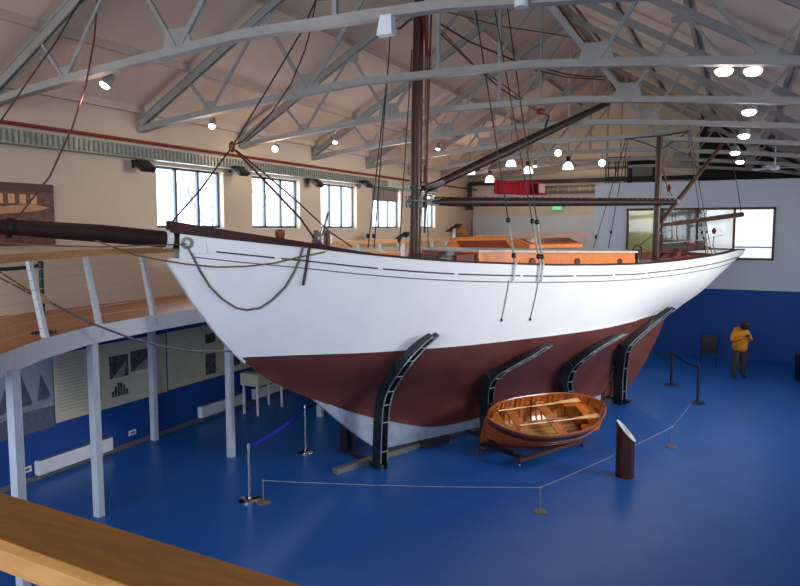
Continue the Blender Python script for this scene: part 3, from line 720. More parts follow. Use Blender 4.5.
# cabin trunk
DZ = lambda s: sh(s)-.13
ct = []
s1_ = 5.05; s2_ = csz(634, 262, .9)[0]
topz = lambda s: 0
ca, cb = csz(455, 243.5, .85), csz(634, 253, .85)
def cabin(sa, sb, n0, za, zb, ra, rb, nm):
    m = MB(); rws = []
    for k in range(9):
        s = sa+(sb-sa)*k/8; z1 = za+(zb-za)*k/8
        w_ = min(n0, bs(s)-.5); rws.append([P(s, w_, DZ(s)-.02), P(s, w_-.03, z1), P(s, -w_+.03, z1), P(s, -w_, DZ(s)-.02)])
    m.grid(rws, closed=True); m.add(rws[0], [(0, 1, 2, 3)]); m.add(rws[-1], [(0, 1, 2, 3)])
    m.build(nm, 'varn', yat)
    r = MB(); rws = []
    for k in range(9):
        s = sa-.05+(sb+.1-sa)*k/8; z1 = za+(zb-za)*k/8; w_ = min(n0, bs(s)-.5)+.03
        rws.append([P(s, w_, z1), P(s, w_, z1+.04), P(s, w_*.5, z1+.075), P(s, 0, z1+.085), P(s, -w_*.5, z1+.075), P(s, -w_, z1+.04), P(s, -w_, z1)])
    r.grid(rws, closed=True); r.add(rws[0], [tuple(range(7))]); r.add(rws[-1], [tuple(range(7))])
    r.build(nm+'_roof', 'deck', yat)
SA = csz(478, 250, .9)[0]; SB = csz(634, 254, .9)[0]
ZA = csz(500, 251.5, .9)[1]; ZB = csz(630, 253, .9)[1]
cabin(SA, SB, .95, ZA, ZB, 0, 0, 'deckhouse')
SA0 = csz(457, 246, .8)[0]
MB().prism([P(SA0, .8, DZ(SA0)), P(SA, .85, DZ(SA)), P(SA, .85, ZA-.03), P(SA0, .8, ZA-.06)], -NN*1.6).build('companionway', 'varn_dk', yat)
for u in (532.5, 577.5, 620):
    s, z = csz(u, 262, .95)
    w_ = min(.95, bs(s)-.5)
    o = MB().lathe(P(s, w_-.01, z+.0), [(.085, -.02), (.085, .02), (.065, .03), (.06, .01)], 18, NN).build('porthole', 'varn_dk', yat, smooth=True)
    MB().lathe(P(s, w_+.003, z), [(.058, 0), (.056, .012)], 18, NN).build('porthole_glass', 'black', o)
# skylights (butterfly) and hatch on the roof
def skylight(s0, s1, n0, n1, zb, h, lab=None):
    nm = (n0+n1)/2
    o = MB().prism([P(s0, n0, zb), P(s0, n1, zb), P(s0, n1, zb+h*.35), P(s0, nm, zb+h), P(s0, n0, zb+h*.35)], D*(s1-s0)).build('skylight', 'varn', yat)
    for (na, nb) in ((n0, nm), (n1, nm)):
        MB().prism([P(s0+.1, na+(nb-na)*.15, zb+h*.35+h*.65*.15+.012), P(s1-.1, na+(nb-na)*.15, zb+h*.35+h*.65*.15+.012), P(s1-.1, na+(nb-na)*.8, zb+h*.35+h*.65*.8+.012), P(s0+.1, na+(nb-na)*.8, zb+h*.35+h*.65*.8+.012)], (0, 0, .01)).build('skylight_glass', 'varn_dk', o)
for ua, ub in ((451, 506), (516, 568)):
    s_a, z_a = csz(ua, 247, 0); s_b = csz(ub, 247, 0)[0]; z_t = csz((ua+12), 238, 0)[1]
    zb_ = ZA+.03 if ua > 500 else DZ(s_a)+.0
    skylight(s_a, s_b, -.42, .42, zb_, z_t-zb_)
MB().tube([P(SA+1.2, -.5, ZA+.1), P(SA+1.2, -.5, ZA+.3), P(SA+5, -.5, ZA+.3), P(SA+5, -.5, ZA+.1)], .015, 6).build('grab_rail', 'varn', yat)
# cockpit / aft deck fittings
s, z = csz(636, 262, .5)
o = MB().lathe(P(s+.25, .35, DZ(s)), [(.1, 0), (.07, .1), (.07, .3), (.1, .38)], 14).build('winch', 'dsteel', yat, smooth=True)
MB().tube([P(s+.25, .35, DZ(s)+.3)+V((math.cos(a*.5)*.0, 0, 0))+D*(.2*math.cos(a*.5236))+V((0, 0, .2*math.sin(a*.5236))) for a in range(12)], .018, 6, closed=True).build('wheel_rim', 'dsteel', yat)
sc = csz(675, 262, 0)[0]
MB().prism([P(sc-1.0, .6, DZ(sc)), P(sc+1.3, .5, DZ(sc)+.02), P(sc+1.3, .5, DZ(sc)+.12), P(sc-1.0, .6, DZ(sc)+.12)], -NN*.05).build('cockpit_coaming', 'varn_dk', yat)
MB().prism([P(sc-1.0, -.6, DZ(sc)), P(sc+1.3, -.5, DZ(sc)+.02), P(sc+1.3, -.5, DZ(sc)+.2), P(sc-1.0, -.6, DZ(sc)+.2)], NN*.05).build('cockpit_coaming', 'varn_dk', yat)
for k in range(3): MB().bar(P(sc+.2+.5*k, -.58, DZ(sc)+.17), P(sc+.2+.5*k, .5, DZ(sc)+.12), .2, .03).build('cockpit_bench', 'varn_dk', yat)
MB().lathe(P(sc-.4, .3, DZ(sc)), [(.14, 0), (.1, .15), (.12, .25), (.05, .32)], 14).build('compass_binnacle', 'varn_dk', yat, smooth=True)
MB().tube([P(sc+.6, .0, DZ(sc)+.1), P(sc+.6, .0, DZ(sc)+.45)], .035, 8).build('bitt', 'varn_dk', yat)
MB().tube([P(sc+1.7, 0, DZ(sc)+.3), P(sc+.3, .1, DZ(sc)+.45)], .03, 8).build('tiller', 'varn_dk', yat)
# foredeck windlass, bitts, capstan
def dpt(u, v, off=0): s, z = csz(u, v, off); return P(s, off, z), s
q, s = dpt(280, 238)
MB().lathe(P(s, .0, DZ(s)), [(.07, 0), (.05, .12), (.08, .22), (.08, .34), (.04, .38)], 14).build('capstan', 'varn_dk', yat, smooth=True)
MB().lathe(P(s, .0, DZ(s)+.30), [(.075, 0), (.09, .04), (.09, .1), (.04, .13)], 14).build('capstan_head', mat('red_lead_paint', srgb(150, 60, 44), .5), yat, smooth=True)
q, s = dpt(322, 240)
MB().lathe(P(s, -.18, DZ(s)+.36), [(.12, 0), (.14, .03), (.09, .08), (.09, .28), (.14, .33), (.12, .36)], 16, NN).build('windlass_drum', 'galv', yat, smooth=True)
for n_ in (-.22, .2): MB().bar(P(s, n_, DZ(s)-.02), P(s, n_, DZ(s)+.52), .05, .1, D).build('windlass_cheek', 'varn_dk', yat)
MB().bar(P(s-.1, 0, DZ(s)+.1), P(s+.12, .02, DZ(s)+.85), .035, .035).build('windlass_lever', 'spar', yat)
q, s = dpt(447, 250, .5)
MB().lathe(P(s, .55, DZ(s)), [(.15, 0), (.15, .2), (.1, .24), (.12, .33)], 14).build('mooring_drum', 'galv', yat, smooth=True)
MB().tube([P(s-.15, .55, DZ(s)+.17)+D*(.0)+D*(.14*math.cos(a*.7))+V((0, 0, .14*math.sin(a*.7))) for a in range(9)], .03, 6).build('rope_coil', 'wire', yat)
for k in range(3):
    s = csz(303+8*k, 243)[0]; c_ = P(s, .2*(k-1), DZ(s)+.12)
    MB().tube([c_+D*(.1*math.cos(a*.62))+NN*(.1*math.sin(a*.62))+V((0, 0, .02*a/3)) for a in range(22)], .016, 6).build('rope_coil', 'rope', yat)
# raised hatch between mast and bow
s = csz(365, 250)[0]; MB().box(P(s, 0, DZ(s)+.1), (1.1, .8, .2), (D, NN, V((0, 0, 1)))).build('hatch', 'varn', yat)

# ---- spars
def spar(pts, rs, nm, mt, n=12): return MB().tube(pts, rs, n).build(nm, mt, yat, smooth=True)
sm = csz(414.5, 256)[0]
mb0 = P(sm, 0, DZ(sm)-.02); mt_ = P(*(lambda a: (a[0], 0, a[1]))(csz(419, -6)))
dd = (mt_-mb0); mt_ = mb0+dd*((9.05-mb0.z)/dd.z)
ms = spar([mb0, mb0.lerp(mt_, .4), mt_], [.118, .114, .1], 'main_mast', 'mast', 16)
MB().lathe(mb0+V((0, 0, .02)), [(.19, 0), (.19, .05), (.14, .08)], 16).build('mast_collar', 'varn_dk', yat)
for f_, r_ in ((.0, 0), ):
    pass
zj = csz(415, 201)[1]
def mastpt(z): return mb0+dd*((z-mb0.z)/dd.z)
for z in (csz(415, 206)[1], csz(415, 197)[1], csz(415, 188)[1]): MB().lathe(mastpt(z), [(.14, -.03), (.15, -.03), (.15, .03), (.14, .03)], 16).build('mast_band', 'dsteel', yat)
MB().tube([mastpt(zj)+D*(.19*math.cos(a*math.pi/8))+NN*(.19*math.sin(a*math.pi/8)) for a in range(16)], .02, 6, closed=True).build('pin_rail', 'galv', yat)
for a in range(6): MB().tube([mastpt(zj)+D*(.19*math.cos(a))+NN*(.19*math.sin(a))+V((0, 0, .1)), mastpt(zj)+D*(.19*math.cos(a))+NN*(.19*math.sin(a))+V((0, 0, -.13))], .015, 6).build('belaying_pin', 'black', yat)
def C(u, v, off=0): s, z = csz(u, v, off); return P(s, off, z)
b0 = C(421, 202); b1 = C(675, 202.5, .32)
spar([b0+D*.2, b0.lerp(b1, .1), b0.lerp(b1, .5), b1], [.06, .09, .095, .075], 'main_boom', 'spar_dk')
MB().bar(b0+D*.1, b0+D*.42, .12, .13).build('gooseneck', 'dsteel', yat)
MB().tube([C(434, 198.5)+V((0, 0, .02)), C(674, 199.4, .32)+V((0, 0, .02))], .014, 6).build('lacing_jackline', 'spar', yat)
m = MB()
for k in range(42): 
    c_ = C(436, 198.5).lerp(C(672, 199.6, .32), k/41); m.box(c_+V((0, 0, .005)), (.05, .05, .07), (D, NN, V((0, 0, 1))))
m.build('jackline_hoops', 'spar_dk', yat)
MB().lathe(b1-D*.02, [(.095, 0), (.095, .1), (.05, .12)], 14, D).build('boom_end_band', 'galv', yat)
g0 = C(427, 189); g1 = C(608, 103)
spar([g0, g0.lerp(g1, .4), g1], [.075, .11, .07], 'main_gaff', 'spar_dk')
MB().bar(g0-D*.12, g0+(g1-g0).normalized()*.4, .2, .1).build('gaff_jaws', 'dsteel', yat)
# mizzen
sz_ = csz(655.5, 250)[0]
z0 = P(sz_, 0, DZ(sz_)-.2); z1 = C(660, 137)
spar([z0, z0.lerp(z1, .5), z1], [.092, .09, .085], 'mizzen_mast', 'mast', 14)
for v in (226, 233, 150): MB().lathe(C(657 if v > 200 else 659.5, v), [(.095, -.03), (.11, -.03), (.11, .03), (.095, .03)], 14).build('mast_band', 'dsteel', yat)
m0 = C(663, 225); m1 = C(742, 214.5)
spar([m0, m0.lerp(m1, .5), m1], [.05, .07, .075], 'mizzen_boom', 'spar')
n0 = C(661, 222); n1 = C(723, 143)
spar([n0, n0.lerp(n1, .3), n0.lerp(n1, .35), n1], [.05, .065, .065, .05], 'mizzen_gaff', 'spar')
# bowsprit
w0 = C(196, 243); w1 = C(-30, 224.5)
w0.z = min(w0.z, 4.6)
spar([C(196, 242), C(100, 233.5), w1], [.13, .135, .1], 'bowsprit', 'spar_dk', 16)
MB().lathe(C(168, 239.5), [(.14, -.05), (.155, -.05), (.155, .05), (.14, .05)], 18, (C(187, 241)-w1).normalized()).build('bowsprit_band', 'white', yat)
MB().lathe(C(9, 228), [(.12, -.03), (.15, -.03), (.15, .03), (.12, .03)], 14, (C(187, 241)-w1).normalized()).build('bowsprit_iron', 'black', yat)
MB().tube([C(9, 228)+V((0, 0, .12)), C(9, 219)], .02, 6).build('bowsprit_iron_eye', 'black', yat)
# spreader
sp0 = mastpt(csz(417, 15)[1])
sq = proj(sp0)
e1 = onp(508, 3, sp0+D*0, D); 
tipn = (e1-A).dot(NN)
spn = C(508, 3, 0)
def SPR(u, v): return onp(u, v, sp0, D)      # athwartship plane through the mast
MB().tube([sp0, SPR(440, 9), SPR(456, 3), SPR(509, 2.5)], [.05, .045, .045, .03], 8).build('crosstree', 'dsteel', yat)
MB().tube([sp0, SPR(408, 21), SPR(402, 27), SPR(398, 29)], .025, 8).build('crosstree', 'dsteel', yat)
MB().lathe(sp0, [(.12, -.05), (.15, -.04), (.15, .04), (.12, .05)], 16).build('mast_band', 'dsteel', yat)
MB().tube([sp0+V((0, 0, -.05))+NN*.15, sp0+V((0, 0, -.8))+NN*.16+D*.1], .035, 8).build('halyard_block', 'varn_dk', yat)
# ---- shrouds: port (near) side, from chain plates on the hull to the crosstree
def shroud(u0, v0, u1, v1, topn, side=1, r=.013, lan=True, mt='wire', dead=True):
    # base on the rail at pixel column u0
    s = csz(u0, v0, 1.6)[0]; s = csz(u0, v0, bs(s))[0]
    base = P(s, side*(bs(s)+.03), sh(s)+.02)
    top = C(u1, v1, topn)
    pts = [base.lerp(top, k/6) for k in range(7)]
    MB().tube([base+(top-base)*.16, top], r, 6).build('shroud', mt, yat)
    MB().tube([base, base+(top-base)*.17], r*1.7, 6).build('lanyard', 'rope_w' if lan else 'wire', yat)
    for f_ in (.03, .165):
        c_ = base+(top-base)*f_; MB().lathe(c_, [(.02, -.05), (.045, -.03), (.045, .03), (.02, .05)], 10, (top-base)).build('deadeye', 'black', yat, smooth=True)
    MB().bar(base+NN*side*.0+V((0, 0, .02)), hp(s, side, sh(s)-.34, .02), .02, .07, D).build('chainplate', 'white', yat)
    return base, s
sA = shroud(514, 262, 474, 0, .9); sB = shroud(539, 262, 493, 0, 1.0); sC = shroud(542, 262, 507, 5, 1.1)
for (u, v0, v1) in ((512, 262, 320), (540, 262, 319)):
    s = csz(u, 262, 1.7)[0]
    p0 = hp(s, 1, sh(s)-.3, .012); zb = csz(u-1.5, v1, 1.55)[1]
    MB().tube([hp(s, 1, sh(s)-.3-(sh(s)-.3-zb)*k/6, .012) for k in range(7)], .009, 6).build('grounding_wire', 'rope_w', yat)
    MB().lathe(hp(s, 1, zb, .015), [(.02, -.03), (.025, 0), (.01, .04)], 8).build('wire_eye', 'dsteel', yat)
for (u, v, ut, vt) in ((374, 236, 391, 27), (399, 240, 412, 50), (368, 236, 389, 60)):
    b_ = C(u, v, -1.4); t_ = C(ut, vt, -.35)
    MB().tube([b_+V((0, 0, -.25)), t_], .013, 6).build('shroud', 'wire', yat)
    MB().lathe(b_, [(.02, -.05), (.045, -.03), (.045, .03), (.02, .05)], 10).build('deadeye', 'black', yat)
MB().tube([C(448, 258, 1.0)*0+mastpt(4.1)+D*.35, mastpt(6.0)+D*.22, mastpt(8.85)+D*.17], .012, 6).build('halyard', 'rope', yat)
MB().tube([mastpt(4.4)-D*.0+NN*.16+D*.12, mastpt(8.7)+NN*.14+D*.2], .02, 6).build('halyard', 'redrope', yat)
MB().tube([mastpt(6.0)+D*.27, mastpt(8.7)+D*.22], .018, 6).build('halyard', 'rope', yat)
MB().tube([mastpt(5.4)+D*.24, mastpt(5.75)+D*.24], .045, 8).build('halyard_block', 'varn_dk', yat)
MB().tube([mastpt(4.2)+NN*.3-D*.05, mastpt(5.2)+NN*.2], .015, 6).build('halyard', 'rope_w', yat)
# stays forward (middle plane)
def line(pts, r, nm, mt, off=0):
    MB().tube([C(*q, off) for q in pts], r, 6).build(nm, mt, yat)
line([(316, 0), (303, 29), (268, 88), (232, 147), (200, 190), (172, 222)], .014, 'forestay', 'wire')
line([(316, 0), (311, 28), (305, 50), (291, 84), (272, 112), (255, 130), (243, 141), (232, 146)], .012, 'jib_halyard', 'wire', -.1)
line([(232, 147), (262, 178), (300, 218), (314, 238)], .02, 'jib_sheet', 'redrope', -.05)
line([(236, 150), (270, 178), (300, 204), (330, 232), (352, 247)], .014, 'jib_downhaul', 'redrope', .15)
MB().lathe(C(232, 147), [(.02, -.09), (.05, -.05), (.05, .05), (.02, .09)], 10).build('halyard_block', 'varn_dk', yat)
line([(84, -6), (56, 42), (30, 78), (0, 122), (-20, 150)], .013, 'topmast_stay', 'wire')
line([(98, -6), (94, 40), (86, 85), (72, 128), (50, 176), (22, 212), (5, 226)], .014, 'jib_stay', 'redrope')
MB().tube([mastpt(9.0), C(316, 0)], .012, 6).build('forestay_end', 'wire', yat)
# peak halyards and topping lifts
line([(440, 10), (500, 26), (560, 35), (588, 41)], .011, 'topping_lift', 'redrope')
line([(553, 0), (570, 22), (587, 46)], .02, 'red_pennant_line', 'redrope')
line([(437, 22), (470, 42), (518, 62)], .02, 'peak_halyard', 'redrope')
line([(437, 30), (470, 62), (500, 88), (530, 107), (540, 113)], .016, 'peak_halyard', 'redrope')
line([(437, 26), (475, 66), (505, 86), (538, 110)], .014, 'peak_halyard', 'rope')
MB().lathe(C(541, 112), [(.03, -.12), (.08, -.06), (.08, .06), (.03, .12)], 10, D).build('halyard_block', 'varn_dk', yat)
line([(543, 113), (549, 116), (546, 125), (544, 132)], .025, 'block_strop', 'dsteel')
line([(543, 68), (565, 74), (590, 77), (610, 76)], .016, 'gaff_bridle', 'redrope')
line([(540, 71), (565, 77), (605, 80)], .014, 'gaff_bridle', 'redrope')
line([(600, 64), (608, 78), (620, 98)], .02, 'gaff_bridle', 'redrope')
# mizzen rigging: crosstree, shrouds, lines
line([(625, 139), (645, 137), (660, 136), (690, 131)], .02, 'mizzen_crosstree', 'dsteel')
line([(630, 139), (645, 143), (659, 149)], .015, 'mizzen_crosstree_brace', 'dsteel')
line([(688, 132), (675, 140), (661, 150)], .015, 'mizzen_crosstree_brace', 'dsteel')
for (a, b, off) in (((593, 250), (626, 139), -1.2), ((608, 250), (628, 139), -1.3), ((713, 262), (690, 132), 1.15), ((707, 262), (688, 132), 1.2)):
    line([a, ((a[0]+b[0])/2, (a[1]+b[1])/2), b], .012, 'mizzen_shroud', 'wire', off*.85)
for (u, v) in ((596, 237), (611, 232), (706, 232), (702, 232)):
    MB().lathe(C(u, v, 0), [(.015, -.05), (.04, 0), (.015, .05)], 8).build('deadeye', 'black', yat)
line([(667, 150), (665, 175), (668, 195)], .014, 'mizzen_halyard', 'rope')
line([(660, 158), (667, 186), (672, 196)], .014, 'mizzen_halyard', 'redrope')
MB().lathe(C(669, 188), [(.02, -.1), (.06, 0), (.02, .1)], 10).build('halyard_block', 'varn_dk', yat)
line([(668, 146), (680, 152), (690, 156)], .014, 'mizzen_peak_line', 'redrope')
MB().lathe(C(690, 155), [(.02, -.08), (.06, 0), (.02, .08)], 10).build('halyard_block', 'varn_dk', yat)
line([(729, 142), (733, 165), (738, 190), (741, 212)], .014, 'mizzen_topping_lift', 'wire')
line([(663, 243), (669, 243), (700, 240), (715, 237), (723, 235)], .01, 'lifeline', 'rope_w', .6)
line([(672, 212), (672, 243), (665, 252)], .012, 'mizzen_sheet', 'rope', .3)
line([(675, 213), (677, 235), (679, 252)], .012, 'mizzen_sheet', 'rope', .3)
line([(704, 222), (706, 236), (708, 254)], .022, 'mizzen_sheet', 'rope_w', .3)
line([(714, 236), (713, 245), (716, 254)], .022, 'mizzen_sheet', 'rope_w', .3)
MB().lathe(C(714, 231), [(.03, -.09), (.07, 0), (.03, .09)], 10).build('halyard_block', 'varn_dk', yat)
line([(649, 252), (639, 246), (656, 232)], .012, 'mizzen_stay', 'wire')
# sidelight board on the shrouds
q0, q1, q2, q3 = C(494, 193.5, 1.35), C(541, 195, 1.35), C(541, 182, 1.35), C(494, 180, 1.35); a_, b_ = q0, q1
MB().prism([q0, q1, q2, q3], NN*.03).build('sidelight_board', 'redcloth', yat)
q_ = a_.lerp(b_, .86); MB().box(q_+NN*.1+V((0, 0, .12)), (.2, .18, .22), (D, NN, V((0, 0, 1)))).build('sidelight', mat('dark_red_lamp_box', srgb(110, 12, 22), .4), yat, bevel=.02)
MB().box(a_.lerp(b_, .5)+V((0, 0, .0))+NN*.08, ((b_-a_).length, .16, .02), ((b_-a_).normalized(), NN, V((0, 0, 1)))).build('sidelight_shelf', 'redcloth', yat)
# anchor warp looped on the bow
def hullcurve(pix, off, r, nm, mt):
    pts = []
    for (u, v) in pix:
        # march to hull surface
        n_ = .3
        for _ in range(25):
            s, z = csz(u, v, n_); tgt = yhull(s, z)+off; n_ += (tgt-n_)*.6
        s, z = csz(u, v, n_); pts.append(P(s, n_, z))
    MB().tube(pts, r, 7).build(nm, mt, yat)
hullcurve([(187, 246), (193, 257), (200, 271), (210, 287), (222, 299), (236, 308), (247, 310), (260, 308), (272, 300), (285, 287), (294, 272), (299, 260), (303, 246)], .03, .019, 'anchor_warp', 'cable')
hullcurve([(309, 248), (307, 262), (303, 285)], .03, .024, 'anchor_chain', 'line')
# rope from bowsprit draped along the bow to the deck
pts = [C(56, 223, .0), C(85, 236, .05), C(110, 246, .1), C(135, 255, .2), C(160, 260, .3)]
hc = []
for (u, v) in [(185, 264), (215, 267), (245, 266.5), (275, 263), (300, 257), (325, 252)]:
    n_ = .4
    for _ in range(25):
        s, z = csz(u, v, n_); n_ += (yhull(s, min(z, sh(s)))+.03-n_)*.6
    hc.append(C(u, v, n_))
MB().tube(pts+hc, .014, 6).build('jib_sheet', 'rope', yat)
line([(0, 243), (60, 246), (100, 247), (160, 245), (186, 244)], .012, 'bowsprit_shroud', 'rope', .25)
# bobstay: rope, wooden block, chain to the stem
def bline(pts, r, nm, mt):
    MB().tube([C(u, v, .62*max(0, (236-u))/236+.02) for u, v in pts], r, 6).build(nm, mt, yat)
bline([(-25, 255), (0, 272), (20, 285), (38, 296)], .013, 'bobstay_tackle', 'rope')
bline([(-25, 262), (0, 278), (20, 288), (38, 298)], .013, 'bobstay_tackle', 'rope')
MB().lathe(C(42, 298, .51), [(.03, -.11), (.06, -.06), (.06, .06), (.03, .11)], 12, (C(55, 304)-C(30, 292))).build('bobstay_block', 'ply', yat, smooth=True)
bline([(46, 300), (70, 313), (96, 325), (130, 338), (160, 346), (190, 351), (215, 351.5), (236, 351)], .018, 'bobstay_chain', 'chain')

# ---------------------------------------------------------------- steel cradles
lbl = ['dark steel hull cradle nearest the bow, with tall laddered arm', 'dark steel hull cradle behind the varnished dinghy', 'dark steel hull cradle third from the bow, lower part behind the dinghy', 'dark steel hull cradle furthest aft under the stern']
arms = [([(384, 470), (385, 430), (387, 405), (393, 387), (407, 366), (423, 348), (436, 336)], 1),
        ([(492, 440), (491, 410), (492, 388), (500, 376), (516, 366), (534, 356), (550, 346)], 1),
        ([(572, 415), (571, 395), (570, 382), (576, 368), (591, 355), (608, 344), (626, 334)], 1),
        ([(624, 402), (625, 375), (628, 352), (634, 343), (646, 332), (659, 321), (674, 309)], 1)]
for i, (pix, _) in enumerate(arms):
    base = onz(*pix[0]); base = base+NN*max(0, .42-(base-A).dot(NN))
    # tip: on the ray at hull half breadth + clearance
    u, v = pix[-1]; n_ = 1.0
    for _k in range(30):
        s, z = csz(u, v, n_); n_ += (yhull(s, z)+.2-n_)*.5
    tip = C(u, v, n_); 
    dv = V((tip.x-base.x, tip.y-base.y, 0)); pn = V((dv.y, -dv.x, 0)).normalized()
    path = []
    for k_, (a, b) in enumerate(pix):
        q = onp(a, b, base, pn)
        nq = (q-A).dot(NN); sq_ = (q-A).dot(D)
        if k_ and nq < yhull(sq_, q.z)+.3:
            n2 = max(nq, .4)
            for _k in range(30):
                s, z = csz(a, b, n2); n2 += (yhull(s, z)+.3-n2)*.5
            q = C(a, b, n2)
        path.append(q)
    path[0].z = 0
    # densify
    den = []
    for k in range(len(path)-1):
        p_1 = path[max(k-1, 0)]; p0_ = path[k]; p1_ = path[k+1]; p2_ = path[min(k+2, len(path)-1)]
        for j in range(4):
            t_ = j/4; den.append(.5*((2*p0_)+(p1_-p_1)*t_+(2*p_1-5*p0_+4*p1_-p2_)*t_*t_+(3*p0_-p_1-3*p1_+p2_)*t_**3))
    den.append(path[-1])
    cr_ = thing('hull_cradle', base, lbl[i], 'hull cradle', 'steel hull cradles')
    sb_ = (base-A).dot(D)
    def mir(p, n_c=0): 
        return p-NN*(2*(p-A).dot(NN))
    for side in (0, 1):
        for off in (-.075, .075):
            outr = [p+D*off for p in den]
            inn = []
            for k, p in enumerate(den):
                tdir = (den[min(k+1, len(den)-1)]-den[max(k-1, 0)]).normalized()
                nrm_ = NN*-1; nrm_ = (nrm_-tdir*nrm_.dot(tdir)).normalized()
                wdt = .27
                wdt *= 1-.45*max(0, (k-len(den)*.75)/(len(den)*.25))
                # keep the inner edge off the hull
                qn = p+nrm_*wdt
                inn.append(qn+D*off)
            rows_ = [[outr[k]-D*.009, inn[k]-D*.009, inn[k]+D*.009, outr[k]+D*.009] for k in range(len(den))]
            if side: rows_ = [[mir(q) for q in r] for r in rows_]
            m = MB().grid(rows_, closed=True); m.add(rows_[0], [(0, 1, 2, 3)]); m.add(rows_[-1], [(0, 1, 2, 3)])
            for q in m.v: q.z = max(q.z, 0.0)
            pl_ = m.build('arm_plate', 'dsteel', cr_)
            e_ = [p+D*off*1.0 for p in den]
            if side: e_ = [mir(q) for q in e_]
            MB().tube(e_[1:], .012, 5).build('arm_edge', 'rung', pl_)
        for k in range(2, len(den)-1, 3):
            p = den[k]; a_, b_ = p-D*.085, p+D*.085
            if side: a_, b_ = mir(a_), mir(b_)
            MB().bar(a_, b_, .016, .016).build('rung', 'rung', cr_)
    bn = (base-A).dot(NN)
    b2 = mir(base)
    MB().bar(base+V((0, 0, .04))-NN*.05, b2+V((0, 0, .04))+NN*.05, .12, .07).build('cross_beam', 'dsteel', cr_)
# longitudinal floor beam
a_, b_ = onz(335, 474), onz(437, 441)
t = tag(MB().bar(a_+V((0, 0, .05)), b_+(b_-a_)*.9+V((0, 0, .05)), .12, .1).build('floor_beam', 'duct', loc=a_), 'grey steel beam lying on the blue floor beside the keel', 'beam')
# keel blocks
for k, (s, lab) in enumerate(((4.2, 'dark timber keel block under the forward end of the grey ballast keel'), (9.6, 'dark timber keel block under the after end of the keel'))):
    tag(MB().box(P(s, 0, .08), (.7, .34, .16), (D, NN, V((0, 0, 1)))).build('keel_block', 'char', loc=P(s, 0, 0)), lab, 'keel block')

# ================================================================ DINGHY
ZR = .82
L_, R_ = onz(487, 417, ZR), onz(602, 403, ZR)
dc = (L_+R_)/2; ax = (R_-L_).normalized(); LEN = (R_-L_).length
nx = V((ax.y, -ax.x, 0)); th = math.radians(27)
up_ = (V((0, 0, 1))*math.cos(th)+nx*math.sin(th)); sd = (nx*math.cos(th)-V((0, 0, 1))*math.sin(th))
DEP = .62
def Q(x, n, h): return dc+V((0, 0, -.1))+ax*(x*LEN/2)+sd*n+up_*(h-.0)
din = thing('dinghy', V((dc.x, dc.y, 0)), 'small varnished clinker rowing dinghy tilted on a wheeled trolley in front of the hull', 'dinghy')
def dbeam(x): return .57*max(0, 1-abs((x-.08)/(.935 if x > .08 else 1.08))**2.5)**.75 + (.02)
def dsheer(x): return .10*x*x+.0+(.05 if x < -.5 else 0)*abs(x+.5)
def dkeel(x): 
    return -.62+ .10*max(0, x-.3)**2*4 + (.0 if x > -.8 else .3*(abs(x+.8)/.2)**2*.5)
def dsec(x, t, side): # t 0 keel..1 sheer
    B = dbeam(x); k = dkeel(x); S = dsheer(x)
    n_ = B*(math.sin(t*math.pi/2)**.75 if t > 0 else 0); 
    h = k+(S-k)*(t**1.5)
    return Q(x, side*n_, h)
XS = [-1+2*k/30 for k in range(31)]
for nm, mt, sc_ in (('clinker_planking', 'din', 1), ('planking_lining', 'din_in', 0)):
    m = MB()
    for side in (1, -1):
        NP = 9
        for pI in range(NP):
            t0, t1 = pI/NP, (pI+1)/NP
            rws = []
            for x in XS:
                a_ = dsec(x, t0, side); b_ = dsec(x, min(1, t1+.03), side)
                c0 = dsec(x, .0, 1); 
                outv = sd*side*.7-up_*.3
                o = .014 if sc_ else -.004
                rws.append([a_+outv*(.0 if sc_ else o), b_+outv*(o)])
            m.grid(rws)
    m.build(nm, mt, din)
for side in (1, -1):
    for t_ in (.22, .42, .6, .75): MB().tube([dsec(x, t_, side)+(sd*side*.8-up_*.3)*.016 for x in XS], .006, 5).build('plank_edge', 'varn_dk', din)
# dark sheer strake on both sides
for side in (1, -1):
    MB().grid([[dsec(x, t_, side)+(sd*side*.9-up_*.2)*.022 for t_ in (.84, .9, .95, .99)] for x in XS]).build('sheer_strake', 'strake', din, smooth=True)
# gunwale, stem, keel, ribs
for side in (1, -1):
    MB().tube([Q(x, side*(dbeam(x)+.015), dsheer(x)) for x in XS], .024, 7).build('gunwale', 'din', din, smooth=True)
    MB().tube([Q(x, side*(dbeam(x)*.985+.02), dsheer(x)-.055) for x in XS], .016, 6).build('rubbing_strake', 'varn_dk', din)
m = MB().prism([Q(-1.0, -.025, dsheer(-1)+.06), Q(-1.04, -.025, dsheer(-1)), Q(-1.03, -.025, -.42), Q(-.96, -.025, -.64), Q(1.0, -.025, -.58), Q(1.03, -.025, dsheer(1)+.02), Q(.99, -.025, dsheer(1)), Q(.95, -.025, -.35), Q(-.9, -.025, -.55), Q(-.98, -.025, -.2)], sd*.05)
m.build('keel', 'din', din)
for k in range(19):
    x = -.88+1.76*k/18
    pts = [dsec(x, t/6, 1)*1 for t in range(6, -1, -1)]+[dsec(x, t/6, -1) for t in range(1, 7)]
    cen = Q(x, 0, -.1); MB().tube([p+(cen-p).normalized()*.018 for p in pts], .011, 5).build('rib', 'varn' if k % 3 else 'varn_dk', din)
for x, w_ in ((-.45, .2), (.12, .22)):
    bb_ = dbeam(x)*.93; MB().box(Q(x, 0, -.14), (w_, bb_*2, .025), (ax, sd, up_)).build('thwart', 'din_in', din)
